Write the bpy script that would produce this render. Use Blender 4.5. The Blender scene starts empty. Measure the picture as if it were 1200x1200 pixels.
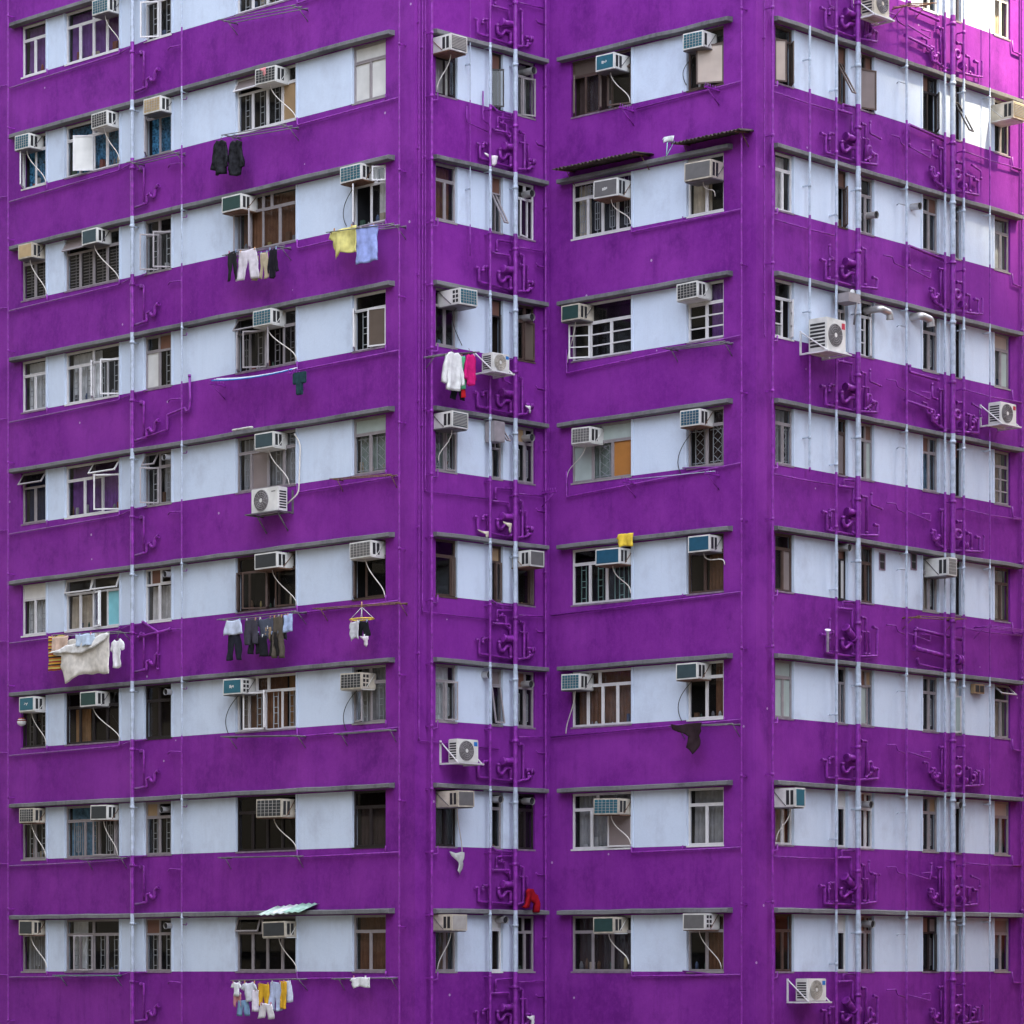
import bpy, bmesh, math, random
from mathutils import Vector, Matrix
R = random.Random(7)
C = bpy.context.scene.collection
PI = math.pi
# ------------------------------------------------------------------ camera model and the four walls
F, CX, YH, H, ZC = 3900.0, 600.0, 1137.0, 2.8, 14.0      # lens in photo pixels, horizon row, storey height, eye height
L8 = ZC + 1.385                                          # top of the lowest ledge
def plan(x, s): return Vector(((x-CX)*H/s, F*H/s))
P0, P1, P2, P3, P4 = plan(12,130.4), plan(486,147.9), plan(644,142.1), plan(886,150.0), plan(1197,135.8)
class Wall:
    def __init__(w, a, b):
        w.o = a; w.d = (b-a).normalized(); w.n = Vector((w.d.y, -w.d.x)); w.rot = math.atan2(w.d.y, w.d.x)
    def u(w, x, off=0.0):                                # distance along the wall under photo column x
        t = (x-CX)/F; p = w.o + w.n*off
        return (p.x - t*p.y)/(t*w.d.y - w.d.x)
    def at(w, u, z, off=0.0):
        p = w.o + w.d*u + w.n*off
        return Vector((p.x, p.y, z))
    def zy(w, x, y, off=0.0):
        p = w.o + w.n*off + w.d*w.u(x, off)
        return ZC + (YH-y)/F*p.y
    def px(w, x, y, off=0.0): return w.at(w.u(x, off), w.zy(x, y, off), off)
    def rv(w, x, r, v, off=0.0): return w.at(w.u(x, off), LT(r)-v*H, off)
WALLS = {'A': Wall(P0,P1), 'B': Wall(P1,P2), 'C': Wall(P2,P3), 'D': Wall(P3,P4)}
def LT(r): return L8 + (8-r)*H
HEAD, SILL = 0.05, 0.505
WN = {'A':'leftmost wall', 'B':'second wall from left', 'C':'third wall from left', 'D':'rightmost wall'}
ORD = ['first','second','third','fourth','fifth','sixth','seventh','eighth','ninth']
def rown(r): return 'bottom row' if r == 8 else ORD[8-r]+' row up'
# ------------------------------------------------------------------ mesh builder
class MB:
    def __init__(s): s.v=[]; s.f=[]; s.mi=[]; s.sm=[]; s.mats=[]
    def m(s, mat):
        if mat not in s.mats: s.mats.append(mat)
        return s.mats.index(mat)
    def face(s, idx, mat, sm=False): s.f.append(idx); s.mi.append(s.m(mat)); s.sm.append(sm)
    def quad(s, pts, mat):
        b=len(s.v); s.v += [tuple(p) for p in pts]; s.face(tuple(range(b,b+len(pts))), mat)
    def box(s, x0,x1,y0,y1,z0,z1, mat, M=None, ch=0.0):
        if ch <= 0:
            P=[(x,y,z) for z in (z0,z1) for y in (y0,y1) for x in (x0,x1)]
            Fs=[(0,2,3,1),(4,5,7,6),(0,1,5,4),(2,6,7,3),(0,4,6,2),(1,3,7,5)]
        else:
            bm=bmesh.new(); bmesh.ops.create_cube(bm,size=1)
            for q in bm.verts: q.co=Vector(((x0+x1)/2+q.co.x*(x1-x0),(y0+y1)/2+q.co.y*(y1-y0),(z0+z1)/2+q.co.z*(z1-z0)))
            bmesh.ops.bevel(bm,geom=bm.edges[:],offset=ch,segments=2,affect='EDGES')
            bm.verts.index_update(); P=[tuple(q.co) for q in bm.verts]; Fs=[tuple(q.index for q in f.verts) for f in bm.faces]; bm.free()
        b=len(s.v)
        for p in P: s.v.append(tuple(M@Vector(p)) if M else p)
        for f in Fs: s.face(tuple(b+i for i in f), mat)
    def tube(s, pts, r, mat, n=8, cap=True, M=None):
        pts=[Vector(p) for p in pts]
        pts=[p for i,p in enumerate(pts) if i==0 or (p-pts[i-1]).length>1e-5]
        if len(pts)<2: return
        T=[]
        for i in range(len(pts)):
            a=pts[i]-pts[i-1] if i else pts[1]-pts[0]; c=pts[i+1]-pts[i] if i<len(pts)-1 else a
            t=a.normalized()+c.normalized(); T.append(t.normalized() if t.length>1e-6 else a.normalized())
        up=Vector((0,0,1)) if abs(T[0].z)<.9 else Vector((0,1,0))
        N=(up-T[0]*up.dot(T[0])).normalized(); b=len(s.v)
        rr=r if isinstance(r,(list,tuple)) else [r]*len(pts)
        for i,p in enumerate(pts):
            N=(N-T[i]*N.dot(T[i])); N=N.normalized() if N.length>1e-6 else T[i].orthogonal().normalized()
            B=T[i].cross(N)
            for k in range(n):
                a=2*PI*k/n; q=p+(N*math.cos(a)+B*math.sin(a))*rr[i]
                s.v.append(tuple(M@q) if M else tuple(q))
        for i in range(len(pts)-1):
            for k in range(n):
                k2=(k+1)%n; s.face((b+i*n+k,b+i*n+k2,b+(i+1)*n+k2,b+(i+1)*n+k),mat,True)
        if cap:
            s.face(tuple(b+k for k in range(n))[::-1],mat); e=b+(len(pts)-1)*n; s.face(tuple(e+k for k in range(n)),mat)
    def build(s, name, parent=None, loc=(0,0,0), rot=0.0, origin=None):
        me=bpy.data.meshes.new(name)
        v=s.v if origin is None else [tuple(Vector(p)-Vector(origin)) for p in s.v]
        me.from_pydata(v,[],s.f)
        for m in s.mats: me.materials.append(m)
        me.polygons.foreach_set('material_index',s.mi); me.polygons.foreach_set('use_smooth',s.sm); me.update()
        return link(name,me,parent,loc if origin is None else origin,rot)
def link(name, me, parent=None, loc=(0,0,0), rot=0.0):
    o=bpy.data.objects.new(name,me); C.objects.link(o); o.location=loc; o.rotation_euler=(0,0,rot)
    if parent is not None: o.parent=parent
    return o
def empty(name, loc=(0,0,0), rot=0.0, parent=None): return link(name,None,parent,loc,rot)
LABELS=set()
def tag(o, label, cat, group=None, kind=None):
    if label: o['label']=label
    o['category']=cat
    if group: o['group']=group
    if kind: o['kind']=kind
    if label in LABELS: print('DUP LABEL',label)
    n=len(label.split())
    if n>16 or n<4: print('LABEL LEN',n,label)
    LABELS.add(label); return o
def fillet(pts, rad, k=3):
    pts=[Vector(p) for p in pts]; out=[pts[0]]
    for i in range(1,len(pts)-1):
        a,b,c=pts[i-1],pts[i],pts[i+1]; r=min(rad,(a-b).length*.45,(c-b).length*.45)
        p=b+(a-b).normalized()*r; q=b+(c-b).normalized()*r
        for j in range(k+1):
            t=j/k; out.append(p*(1-t)**2+b*2*t*(1-t)+q*t*t)
    out.append(pts[-1]); return out
def bez(pts, n=12):
    pts=[Vector(p) for p in pts]; out=[]
    for i in range(n+1):
        t=i/n; q=pts[:]
        while len(q)>1: q=[q[j]*(1-t)+q[j+1]*t for j in range(len(q)-1)]
        out.append(q[0])
    return out
# ------------------------------------------------------------------ materials
def newmat(name):
    m=bpy.data.materials.new(name); m.use_nodes=True; nt=m.node_tree
    return m, nt, nt.nodes['Principled BSDF'], nt.nodes['Material Output']
def mat(name, col, rough=.6, metal=0.0, var=.12, scale=6.0, bump=0.0, spec=.4):
    m,nt,b,o=newmat(name); b.inputs['Roughness'].default_value=rough; b.inputs['Metallic'].default_value=metal
    b.inputs['Specular IOR Level'].default_value=spec
    tc=nt.nodes.new('ShaderNodeTexCoord'); no=nt.nodes.new('ShaderNodeTexNoise'); no.inputs['Scale'].default_value=scale; no.inputs['Detail'].default_value=5
    nt.links.new(tc.outputs['Object'],no.inputs['Vector'])
    mr=nt.nodes.new('ShaderNodeMapRange'); mr.inputs['From Min'].default_value=.3; mr.inputs['From Max'].default_value=.7
    mr.inputs['To Min'].default_value=1-var; mr.inputs['To Max'].default_value=1+var
    nt.links.new(no.outputs['Fac'],mr.inputs['Value'])
    mx=nt.nodes.new('ShaderNodeMix'); mx.data_type='RGBA'; mx.blend_type='MULTIPLY'; mx.inputs['Factor'].default_value=1
    mx.inputs['A'].default_value=(*col,1); nt.links.new(mr.outputs['Result'],mx.inputs['B']); nt.links.new(mx.outputs['Result'],b.inputs['Base Color'])
    if bump:
        bp=nt.nodes.new('ShaderNodeBump'); bp.inputs['Strength'].default_value=bump; bp.inputs['Distance'].default_value=.01
        n2=nt.nodes.new('ShaderNodeTexNoise'); n2.inputs['Scale'].default_value=scale*12; nt.links.new(tc.outputs['Object'],n2.inputs['Vector'])
        nt.links.new(n2.outputs['Fac'],bp.inputs['Height']); nt.links.new(bp.outputs['Normal'],b.inputs['Normal'])
    return m
def paint(name, col, dark, light, specks=True, streak=.5):
    """brushed exterior wall paint: cloudy coats, vertical rain streaks, a few bare chips"""
    m,nt,b,o=newmat(name); N=nt.nodes.new; K=nt.links.new
    b.inputs['Roughness'].default_value=.75; b.inputs['Specular IOR Level'].default_value=.15
    g=N('ShaderNodeNewGeometry'); pos=g.outputs['Position']
    def noise(scale,detail=4,sc=(1,1,1),rough=.6):
        mp=N('ShaderNodeMapping'); mp.inputs['Scale'].default_value=sc; K(pos,mp.inputs['Vector'])
        n=N('ShaderNodeTexNoise'); n.inputs['Scale'].default_value=scale; n.inputs['Detail'].default_value=detail; n.inputs['Roughness'].default_value=rough
        K(mp.outputs['Vector'],n.inputs['Vector']); return n.outputs['Fac']
    def ramp(f,a,c):
        r=N('ShaderNodeMapRange'); r.inputs['From Min'].default_value=a; r.inputs['From Max'].default_value=c; K(f,r.inputs['Value']); return r.outputs['Result']
    def mixc(fac,A,B):
        x=N('ShaderNodeMix'); x.data_type='RGBA'
        K(fac,x.inputs['Factor'])
        for i,c in (('A',A),('B',B)):
            if isinstance(c,tuple): x.inputs[i].default_value=(*c,1)
            else: K(c,x.inputs[i])
        return x.outputs['Result']
    def mul(f,k):
        x=N('ShaderNodeMath'); x.operation='MULTIPLY'; K(f,x.inputs[0])
        if isinstance(k,(int,float)): x.inputs[1].default_value=k
        else: K(k,x.inputs[1])
        return x.outputs[0]
    c=mixc(mul(ramp(noise(.5,7,(1,1,1),.68),.4,.66),.9),col,light)
    c=mixc(mul(ramp(noise(1.1,7,(1,1,.8),.68),.5,.72),.75),c,dark)
    c=mixc(mul(ramp(noise(1.0,5,(2.6,2.6,.3),.75),.5,.8),streak),c,dark)
    c=mixc(mul(ramp(noise(9,7,(1,1,.8),.75),.46,.7),.45),c,light)
    c=mixc(mul(ramp(noise(38,4),.52,.72),.22),c,dark)
    c=mixc(mul(ramp(noise(1.0,4,(6,6,.4),.6),.6,.76),streak*.5),c,dark)
    c=mixc(mul(ramp(noise(.22,2,(1,1,1.6)),.54,.6),.30),c,light)
    if specks:
        v=N('ShaderNodeTexVoronoi'); v.inputs['Scale'].default_value=1.1; K(pos,v.inputs['Vector'])
        lt=N('ShaderNodeMath'); lt.operation='LESS_THAN'; lt.inputs[1].default_value=.032; K(v.outputs['Distance'],lt.inputs[0])
        c=mixc(mul(lt.outputs[0],.6),c,(.55,.42,.6))
    K(c,b.inputs['Base Color'])
    bp=N('ShaderNodeBump'); bp.inputs['Strength'].default_value=.35; bp.inputs['Distance'].default_value=.012
    K(noise(22,6,(1,1,.7)),bp.inputs['Height']); K(bp.outputs['Normal'],b.inputs['Normal'])
    return m
PURPLE=paint('purple_wall_paint',(.163,.0148,.234),(.088,.0062,.14),(.24,.032,.315),streak=.55)
PALE=paint('pale_blue_wall_paint',(.55,.63,.765),(.42,.465,.57),(.595,.67,.80),specks=False,streak=.38)
PPIPE=mat('purple_pipe_paint',(.20,.021,.27),.45,var=.35,scale=9,spec=.35)
LPIPE=mat('pale_pipe_paint',(.40,.455,.555),.6,var=.18,scale=9,spec=.3)
CONC=paint('grey_ledge_concrete',(.145,.142,.153),(.06,.056,.063),(.205,.20,.21),specks=False,streak=.8)
FR={'w':mat('white_frame',(.62,.60,.61),.4,var=.08),'g':mat('grey_aluminium_frame',(.29,.26,.27),.45,.1,var=.12),
    'b':mat('brown_frame',(.075,.046,.037),.5,var=.25),'d':mat('dark_frame',(.02,.014,.015),.5,var=.2)}
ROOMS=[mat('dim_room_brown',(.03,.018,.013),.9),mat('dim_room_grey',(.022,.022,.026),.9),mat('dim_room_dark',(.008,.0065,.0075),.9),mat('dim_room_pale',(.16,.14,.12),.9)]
SILLM=mat('sill_render',(.20,.14,.2),.85,var=.3,bump=.3)
def glassmat(name, tint, dirt, rough=.02):
    m,nt,b,o=newmat(name); nt.nodes.remove(b); N=nt.nodes.new; K=nt.links.new
    t=N('ShaderNodeBsdfTransparent'); t.inputs[0].default_value=(*tint,1)
    g=N('ShaderNodeBsdfGlossy'); g.inputs['Roughness'].default_value=rough; g.inputs[0].default_value=(.9,.9,.9,1)
    d=N('ShaderNodeBsdfDiffuse'); d.inputs[0].default_value=(.35,.36,.35,1)
    lw=N('ShaderNodeLayerWeight'); lw.inputs['Blend'].default_value=.5; pw=N('ShaderNodeMath'); pw.operation='POWER'; pw.inputs[1].default_value=4.5; K(lw.outputs['Facing'],pw.inputs[0])
    f=N('ShaderNodeMapRange'); f.inputs['To Min'].default_value=.035; f.inputs['To Max'].default_value=1; K(pw.outputs[0],f.inputs['Value'])
    m1=N('ShaderNodeMixShader'); m1.inputs[0].default_value=dirt; K(t.outputs[0],m1.inputs[1]); K(d.outputs[0],m1.inputs[2])
    m2=N('ShaderNodeMixShader'); K(f.outputs[0],m2.inputs[0]); K(m1.outputs[0],m2.inputs[1]); K(g.outputs[0],m2.inputs[2]); K(m2.outputs[0],o.inputs[0])
    return m
def frost(name,col):
    m=mat(name,col,.35,var=.1,scale=3); return m
GL={'.':glassmat('clear_glass',(.78,.78,.79),.008),'k':glassmat('smoked_glass',(.22,.19,.2),.002),
    'f':frost('white_frosted_glass',(.60,.59,.57)),'v':frost('green_frosted_glass',(.36,.42,.40)),'y':frost('beige_frosted_glass',(.42,.34,.29)),
    'n':frost('brown_mesh_screen',(.10,.075,.06)),'o':frost('amber_glass',(.36,.15,.035)),'t':frost('teal_board',(.22,.55,.62)),'W':frost('white_board',(.72,.71,.70)),
    'c':frost('cardboard',(.33,.22,.12)),'q':frost('faded_screen',(.21,.17,.165)),'x':frost('brick_infill',(.16,.075,.05))}
def cloth(name,col,var=.2,sc=5): return mat(name,col,.95,var=var,scale=sc,spec=.1)
CU={'l':cloth('lace_curtain',(.74,.76,.78)),'b':cloth('blue_curtain',(.13,.27,.40),.5,8),'n':cloth('brown_curtain',(.17,.085,.05)),'G':cloth('grey_curtain',(.32,.32,.33)),
    'p':cloth('purple_curtain_and_reflection',(.19,.08,.28)),'d':cloth('dark_curtain',(.05,.033,.032)),'w':cloth('white_curtain',(.64,.62,.60)),'e':cloth('beige_curtain',(.58,.50,.39)),
    'u':cloth('navy_curtain',(.025,.03,.075)),'o':cloth('tan_curtain',(.34,.19,.09)),'v':cloth('green_curtain',(.30,.37,.34)),'i':cloth('patterned_blue_curtain',(.05,.17,.30),.9,14)}
GRILLE=mat('painted_grille_bars',(.42,.44,.46),.5); GRILLED=mat('dark_grille_bars',(.16,.15,.16),.5); GRILLEV=mat('green_grille_bars',(.25,.42,.38),.5)
ACW=mat('white_casing',(.60,.585,.56),.5,var=.2,scale=3); ACY=mat('yellowed_casing',(.45,.40,.33),.5,var=.28,scale=5)
DARK=mat('dark_slot',(.018,.018,.02),.6); STEEL=mat('galvanised_bracket',(.15,.14,.15),.5,.3,var=.2); RUST=mat('rusty_bracket',(.16,.085,.055),.8,var=.4,scale=14)
HOSE=mat('drain_hose',(.62,.58,.54),.5); CABLE=mat('black_cable',(.03,.03,.03),.6); DUCT=mat('aluminium_duct',(.48,.46,.46),.38,.6,var=.2)
FRONT={'k':mat('black_front',(.03,.033,.036),.5),'t':mat('teal_front',(.02,.11,.15),.45),'s':mat('slate_front',(.035,.06,.07),.5),'y':mat('tan_front',(.42,.30,.16),.6),'g':mat('grey_front',(.12,.115,.115),.55),
       'b':mat('blue_front',(.012,.075,.13),.45),'e':mat('dark_green_front',(.018,.05,.045),.5),'c':mat('pale_front',(.36,.34,.32),.5)}
FRN={'k':'black','t':'teal','s':'slate grey','y':'tan','g':'dark grey','b':'blue','e':'dark green','c':'pale grey'}
SKY,SUNE,EXPO = 0.15,4.3,2.92
# ------------------------------------------------------------------ the building: walls, ledges, openings
ROOFZ = ZC+27.0
BLD = empty('apartment_building', (0,75,0))
tag(BLD,'tall purple apartment block with pale blue window bands and grey ledges','building')
BO = Vector((0,75,0))
COLS = {'A':[(25,54),(76,140),(169,201),(276.5,347),(413,452)], 'B':[(510.5,535.5),(576,589),(606.5,627)],
        'C':[(669.5,740),(805,848)], 'D':[(908.5,930),(981.5,993),(1008.5,1024),(1081,1100),(1119,1126),(1165,1184)]}
ROWS = {'A':range(0,9),'B':range(1,9),'C':range(1,9),'D':range(0,9)}
LEDGE = {'A':(12,459),'B':(508.5,640),'C':(655.5,855.5),'D':(908,1196)}
UEND = {'A':(WALLS['A'].u(-90),WALLS['B'].o), 'D':None}
def uspan(k):
    w=WALLS[k]
    u0 = w.u(-90) if k=='A' else 0.0
    u1 = {'A':(P1-P0).length,'B':(P2-P1).length,'C':(P3-P2).length,'D':w.u(1290)}[k]
    return u0,u1
def build_wall(k):
    w=WALLS[k]; b=MB(); u0,u1=uspan(k)
    cols=[(w.u(a),w.u(c)) for a,c in COLS[k]]
    def q(ua,ub,za,zb,m):
        if ub-ua>1e-4 and zb-za>1e-4: b.quad([w.at(ua,za),w.at(ub,za),w.at(ub,zb),w.at(ua,zb)],m)
    zt=ROOFZ
    for r in ROWS[k]:
        zh,zs,zp=LT(r)-HEAD*H,LT(r)-SILL*H,LT(r)-.507*H
        q(u0,u1,zh,zt,PURPLE)
        edges=[u0]+[e for c in cols for e in c]+[u1]
        for i in range(0,len(edges),2):
            a,c=edges[i],edges[i+1]
            if i==0 or i==len(edges)-2: q(a,c,zs,zh,PURPLE)
            else: q(a,c,zs,zh,PALE)
        for (a,c) in cols:                               # reveals
            D=-.16; ml=PURPLE if a==cols[0][0] else PALE; mr=PURPLE if c==cols[-1][1] else PALE
            for e_,s_,on in ((a,-1,a!=cols[0][0]),(c,1,c!=cols[-1][1])):   # plaster margin beside each opening
                if not on: continue
                e0,e1=sorted((e_,e_+s_*.06)); pr=.018
                q_=lambda A,B,C_,D_: b.quad([A,B,C_,D_],PALE)
                q_(w.at(e0,zs,pr),w.at(e1,zs,pr),w.at(e1,zh,pr),w.at(e0,zh,pr)); q_(w.at(e0,zs,0),w.at(e0,zs,pr),w.at(e0,zh,pr),w.at(e0,zh,0)); q_(w.at(e1,zs,pr),w.at(e1,zs,0),w.at(e1,zh,0),w.at(e1,zh,pr)); q_(w.at(e0,zs,0),w.at(e1,zs,0),w.at(e1,zs,pr),w.at(e0,zs,pr))
            b.quad([w.at(a,zs),w.at(a,zh),w.at(a,zh,D),w.at(a,zs,D)],ml); b.quad([w.at(c,zs),w.at(c,zs,D),w.at(c,zh,D),w.at(c,zh)],mr)
            b.quad([w.at(a,zs),w.at(a,zs,D),w.at(c,zs,D),w.at(c,zs)],SILLM); b.quad([w.at(a,zh),w.at(c,zh),w.at(c,zh,D),w.at(a,zh,D)],CONC)
        zt=zs
    q(u0,u1,-.5,zt,PURPLE)
    b.build('wall',BLD,origin=None,loc=-BO)
    for r in list(ROWS[k])+[9]:                          # one concrete ledge over each window row
        l=MB(); a,c=w.u(LEDGE[k][0],.1),w.u(LEDGE[k][1],.1); z=LT(r)
        prof=[(0,0),(.185,-.02),(.20,-.03),(.20,-.105),(.185,-.115),(0,-.115)]
        n=max(4,int((c-a)/.7)); base=len(l.v)
        for i in range(n+1):
            uu=a+(c-a)*i/n; jz=R.uniform(-.009,.009); jo=R.uniform(-.014,.008)
            for (o,dz) in prof: l.v.append(tuple(w.at(uu,z+dz+jz,max(0,o+(jo if o>0 else 0)))-BO))
        for i in range(n):
            for j in range(5): l.face((base+i*6+j,base+i*6+j+1,base+(i+1)*6+j+1,base+(i+1)*6+j),CONC)
        l.face(tuple(base+j for j in range(6))[::-1],CONC); l.face(tuple(base+n*6+j for j in range(6)),CONC)
        l.build('ledge',BLD)
for k in 'ABCD': build_wall(k)
def shell():
    b=MB(); a=WALLS['A'].at(uspan('A')[0],0).xy; d=WALLS['D'].at(uspan('D')[1],0).xy; back=94.0
    pts=[d,Vector((d.x,back)),Vector((a.x,back)),a]
    for i in range(3):
        p,q=pts[i],pts[i+1]; b.quad([(p.x,p.y,-.5),(q.x,q.y,-.5),(q.x,q.y,ROOFZ),(p.x,p.y,ROOFZ)],PURPLE)
    b.build('wall',BLD,loc=-BO)
    rf=MB(); poly=[a,P1,P2,P3,d,pts[1],pts[2]]
    rf.quad([(p.x,p.y,ROOFZ-.01) for p in poly],CONC); rf.build('roof',BLD,loc=-BO)
shell()
# ------------------------------------------------------------------ windows
CLUT=[mat('clutter_%s'%n,c,.6) for n,c in (('red',(.20,.05,.04)),('cream',(.45,.38,.28)),('green',(.05,.10,.07)),('blue',(.07,.10,.18)),('white',(.42,.42,.42)),('brown',(.13,.07,.04)),('yellow',(.32,.25,.10)),('grey',(.16,.16,.17)))]
def grille_bars(g,x0,x1,z0,z1,y,style,m):
    w=x1-x0; t=.008
    bar=lambda a,c,e,f: g.box(a,c,y-t,y+t,e,f,m)
    if style in 'gGV':
        n=max(2,int(w/.13)); 
        for i in range(1,n): x=x0+w*i/n; bar(x-t,x+t,z0,z1)
        cx=(x0+x1)/2; hw=min(.07,w*.22)
        for zz in (z0+.12*(z1-z0),z0+.42*(z1-z0),z0+.58*(z1-z0),z0+.88*(z1-z0)): bar(cx-hw,cx+hw,zz-t,zz+t)
        for s in (-1,1): bar(cx+s*hw-t,cx+s*hw+t,z0+.12*(z1-z0),z0+.88*(z1-z0))
    elif style=='x':
        cx=(x0+x1)/2; hw=w*.3
        for s in (-1,1): bar(cx+s*hw-t,cx+s*hw+t,z0,z1)
        for k in range(4):
            za,zb=z0+(z1-z0)*k/4,z0+(z1-z0)*(k+1)/4
            for s in (-1,1): g.tube([(cx-s*hw,y,za),(cx+s*hw,y,zb)],.008,m,4)
        for zz in (z0+.06,z1-.06): bar(x0,x1,zz-t,zz+t)
    elif style=='h':
        n=max(4,int((z1-z0)/.07))
        for i in range(1,n): zz=z0+(z1-z0)*i/n; bar(x0,x1,zz-t*1.2,zz+t*1.2)
        bar((x0+x1)/2-t,(x0+x1)/2+t,z0,z1)
    elif style=='m':
        for i in (1,2): zz=z0+(z1-z0)*i/3; g.box(x0,x1,.052,.085,zz-.014,zz+.014,m)
def curtain_mesh(b,x0,x1,z0,z1,y,m,amp=.025,wl=.11):
    n=max(6,int((x1-x0)/.022)); base=len(b.v); ph=R.uniform(0,6)
    for i in range(n+1):
        x=x0+(x1-x0)*i/n
        a=amp*(math.sin(2*PI*x/wl+ph)+.5*math.sin(2*PI*x/(wl*.37)+ph*2))
        b.v.append((x,y+a*.6,z1)); b.v.append((x+R.uniform(-.003,.003),y+a,(z0+z1)/2)); b.v.append((x,y+a*1.25,z0))
    for i in range(n):
        for j in (0,1): b.face((base+i*3+j,base+(i+1)*3+j,base+(i+1)*3+j+1,base+i*3+j+1),m,True)
def sash_mesh(w,h,fm,gm,mull=False):                    # origin on the hinge edge; spans +x, +z; 30 mm deep
    b=MB(); t=.034
    b.box(0,w,-.015,.015,0,t,fm); b.box(0,w,-.015,.015,h-t,h,fm); b.box(0,t,-.0148,.0148,t,h-t,fm); b.box(w-t,w,-.0148,.0148,t,h-t,fm)
    b.quad([(t,0,t),(w-t,0,t),(w-t,0,h-t),(t,0,h-t)],gm)
    if mull:
        for i in (1,2): b.box(t,w-t,-.012,.012,h*i/3-.012,h*i/3+.012,fm)
    return b
KINDN={}
def window(k,r,ci,f='g',t=1,l=2,th=.29,c='',g='',o='',gl='',room=None,cov=(0,1),tc=True,zb=0.0):
    """f frame, t transom lights, l lower lights, c curtain, g grille, o open sashes 'index hinge angle', gl one glass letter per light"""
    w=WALLS[k]; xa,xb=COLS[k][ci]; ua,ub=w.u(xa),w.u(xb); W=ub-ua; z0=LT(r)-SILL*H; z1=LT(r)-HEAD*H; Hh=z1-z0
    fm=FR[f]; ft=.036; y0,y1=.055,.105
    name='wide_window' if (k=='A' and ci in (1,3)) or (k=='C' and ci==0) else 'bathroom_window' if (k=='B' and ci==1) or (k=='D' and ci in (1,4)) else 'window'
    b=MB()
    b.box(0,W,y0,y1,0,ft,fm); b.box(0,W,y0,y1,Hh-ft,Hh,fm); b.box(0,ft,y0+.001,y1-.001,ft,Hh-ft,fm); b.box(W-ft,W,y0+.001,y1-.001,ft,Hh-ft,fm)
    tl=[1]*t if isinstance(t,int) else list(t); ll=[1]*l if isinstance(l,int) else list(l)
    zt=Hh*(1-th) if tl else Hh-ft/2
    if tl: b.box(ft,W-ft,y0+.002,y1-.002,zt-ft/2,zt+ft/2,fm)
    lights=[]
    for lst,za,zc in ((tl,zt,Hh-ft/2),(ll,ft/2,zt)):
        s=sum(lst); x=ft/2
        for i,q in enumerate(lst):
            x2=x+(W-ft)*q/s; lights.append((x,x2,za,zc))
            if i<len(lst)-1: b.box(x2-ft/2,x2+ft/2,y0+.003,y1-.003,za+ft/2,zc-ft/2,fm)
            x=x2
    b.box(-.01,W+.01,-.012,.06,-.035,0.002,SILLM if R.random()<.6 else fm)
    root=b.build(name,BLD,loc=Vector(w.at(ua,z0))-BO,rot=w.rot)
    opens={}
    for tok in o.split():
        a=float(tok[2:]); h=tok[1]
        if (h=='L' and k in 'AC') or (h=='R' and k in 'BD'): a=min(a,40+a*.1)
        opens[int(tok[0])]=(h,a)
    gb=MB(); gr=MB(); gm={'g':GRILLE,'G':GRILLED,'V':GRILLEV,'x':GRILLE,'h':GRILLED,'m':fm}.get(g[:1],GRILLE)
    for i,(x,x2,za,zc) in enumerate(lights):
        gc=gl[i] if i<len(gl) else '.'; m=GL[gc]; lw,lh=x2-x-ft*.6,zc-za-ft*.6; xs,zs=x+ft*.3,za+ft*.3
        if i in opens:
            h,a=opens[i]; sm=sash_mesh(lw,lh,fm,m,g=='m')
            if h=='L': M=Matrix.Translation((xs,y0-.012,zs))@Matrix.Rotation(-math.radians(a),4,'Z')
            elif h=='R': M=Matrix.Translation((xs+lw,y0-.012,zs))@Matrix.Rotation(math.radians(a),4,'Z')@Matrix.Translation((-lw,0,0))
            else: M=Matrix.Translation((xs,y0-.012,zs+lh))@Matrix.Rotation(-math.radians(a),4,'X')@Matrix.Translation((0,0,-lh))
            s=sm.build('sash',root); s.matrix_local=M
        else:
            t_=.024
            if lw>.2 and lh>.2 and gc not in 'Wx':
                for (a1,a2,c1,c2) in ((xs,xs+lw,zs,zs+t_),(xs,xs+lw,zs+lh-t_,zs+lh),(xs,xs+t_,zs+t_,zs+lh-t_),(xs+lw-t_,xs+lw,zs+t_,zs+lh-t_)):
                    b2=gb; b2.box(a1,a2,y0-.006,y0+.03,c1,c2,fm)
            gb.quad([(xs,.08,zs),(xs+lw,.08,zs),(xs+lw,.08,zs+lh),(xs,.08,zs+lh)],m)
        if g and g!='m' and i>=len(tl): grille_bars(gr,xs+.03,xs+lw-.03,zs+.02,zs+lh-.02,.135,g[0],gm)
        if g and g!='m' and len(g)>1 and i<len(tl): grille_bars(gr,xs+.03,xs+lw-.03,zs+.02,zs+lh-.02,.135,g[0],gm)
        if g=='m': grille_bars(gr,xs,xs+lw,zs,zs+lh,0,'m',fm) if i>=len(tl) and i not in opens else None
    if gb.f: gb.build('glass',root)
    if gr.f: gr.build('grille',root)
    if c:
        cb=MB()
        curtain_mesh(cb,ft+(W-2*ft)*cov[0],ft+(W-2*ft)*cov[1],ft,(Hh-ft if tc else zt-ft),.24,CU[c[0]])
        if len(c)>1 and cov[1]<1: curtain_mesh(cb,ft+(W-2*ft)*cov[1],W-ft,ft,Hh-ft,.27,CU[c[1]])
        cb.build('curtain',root)
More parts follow.
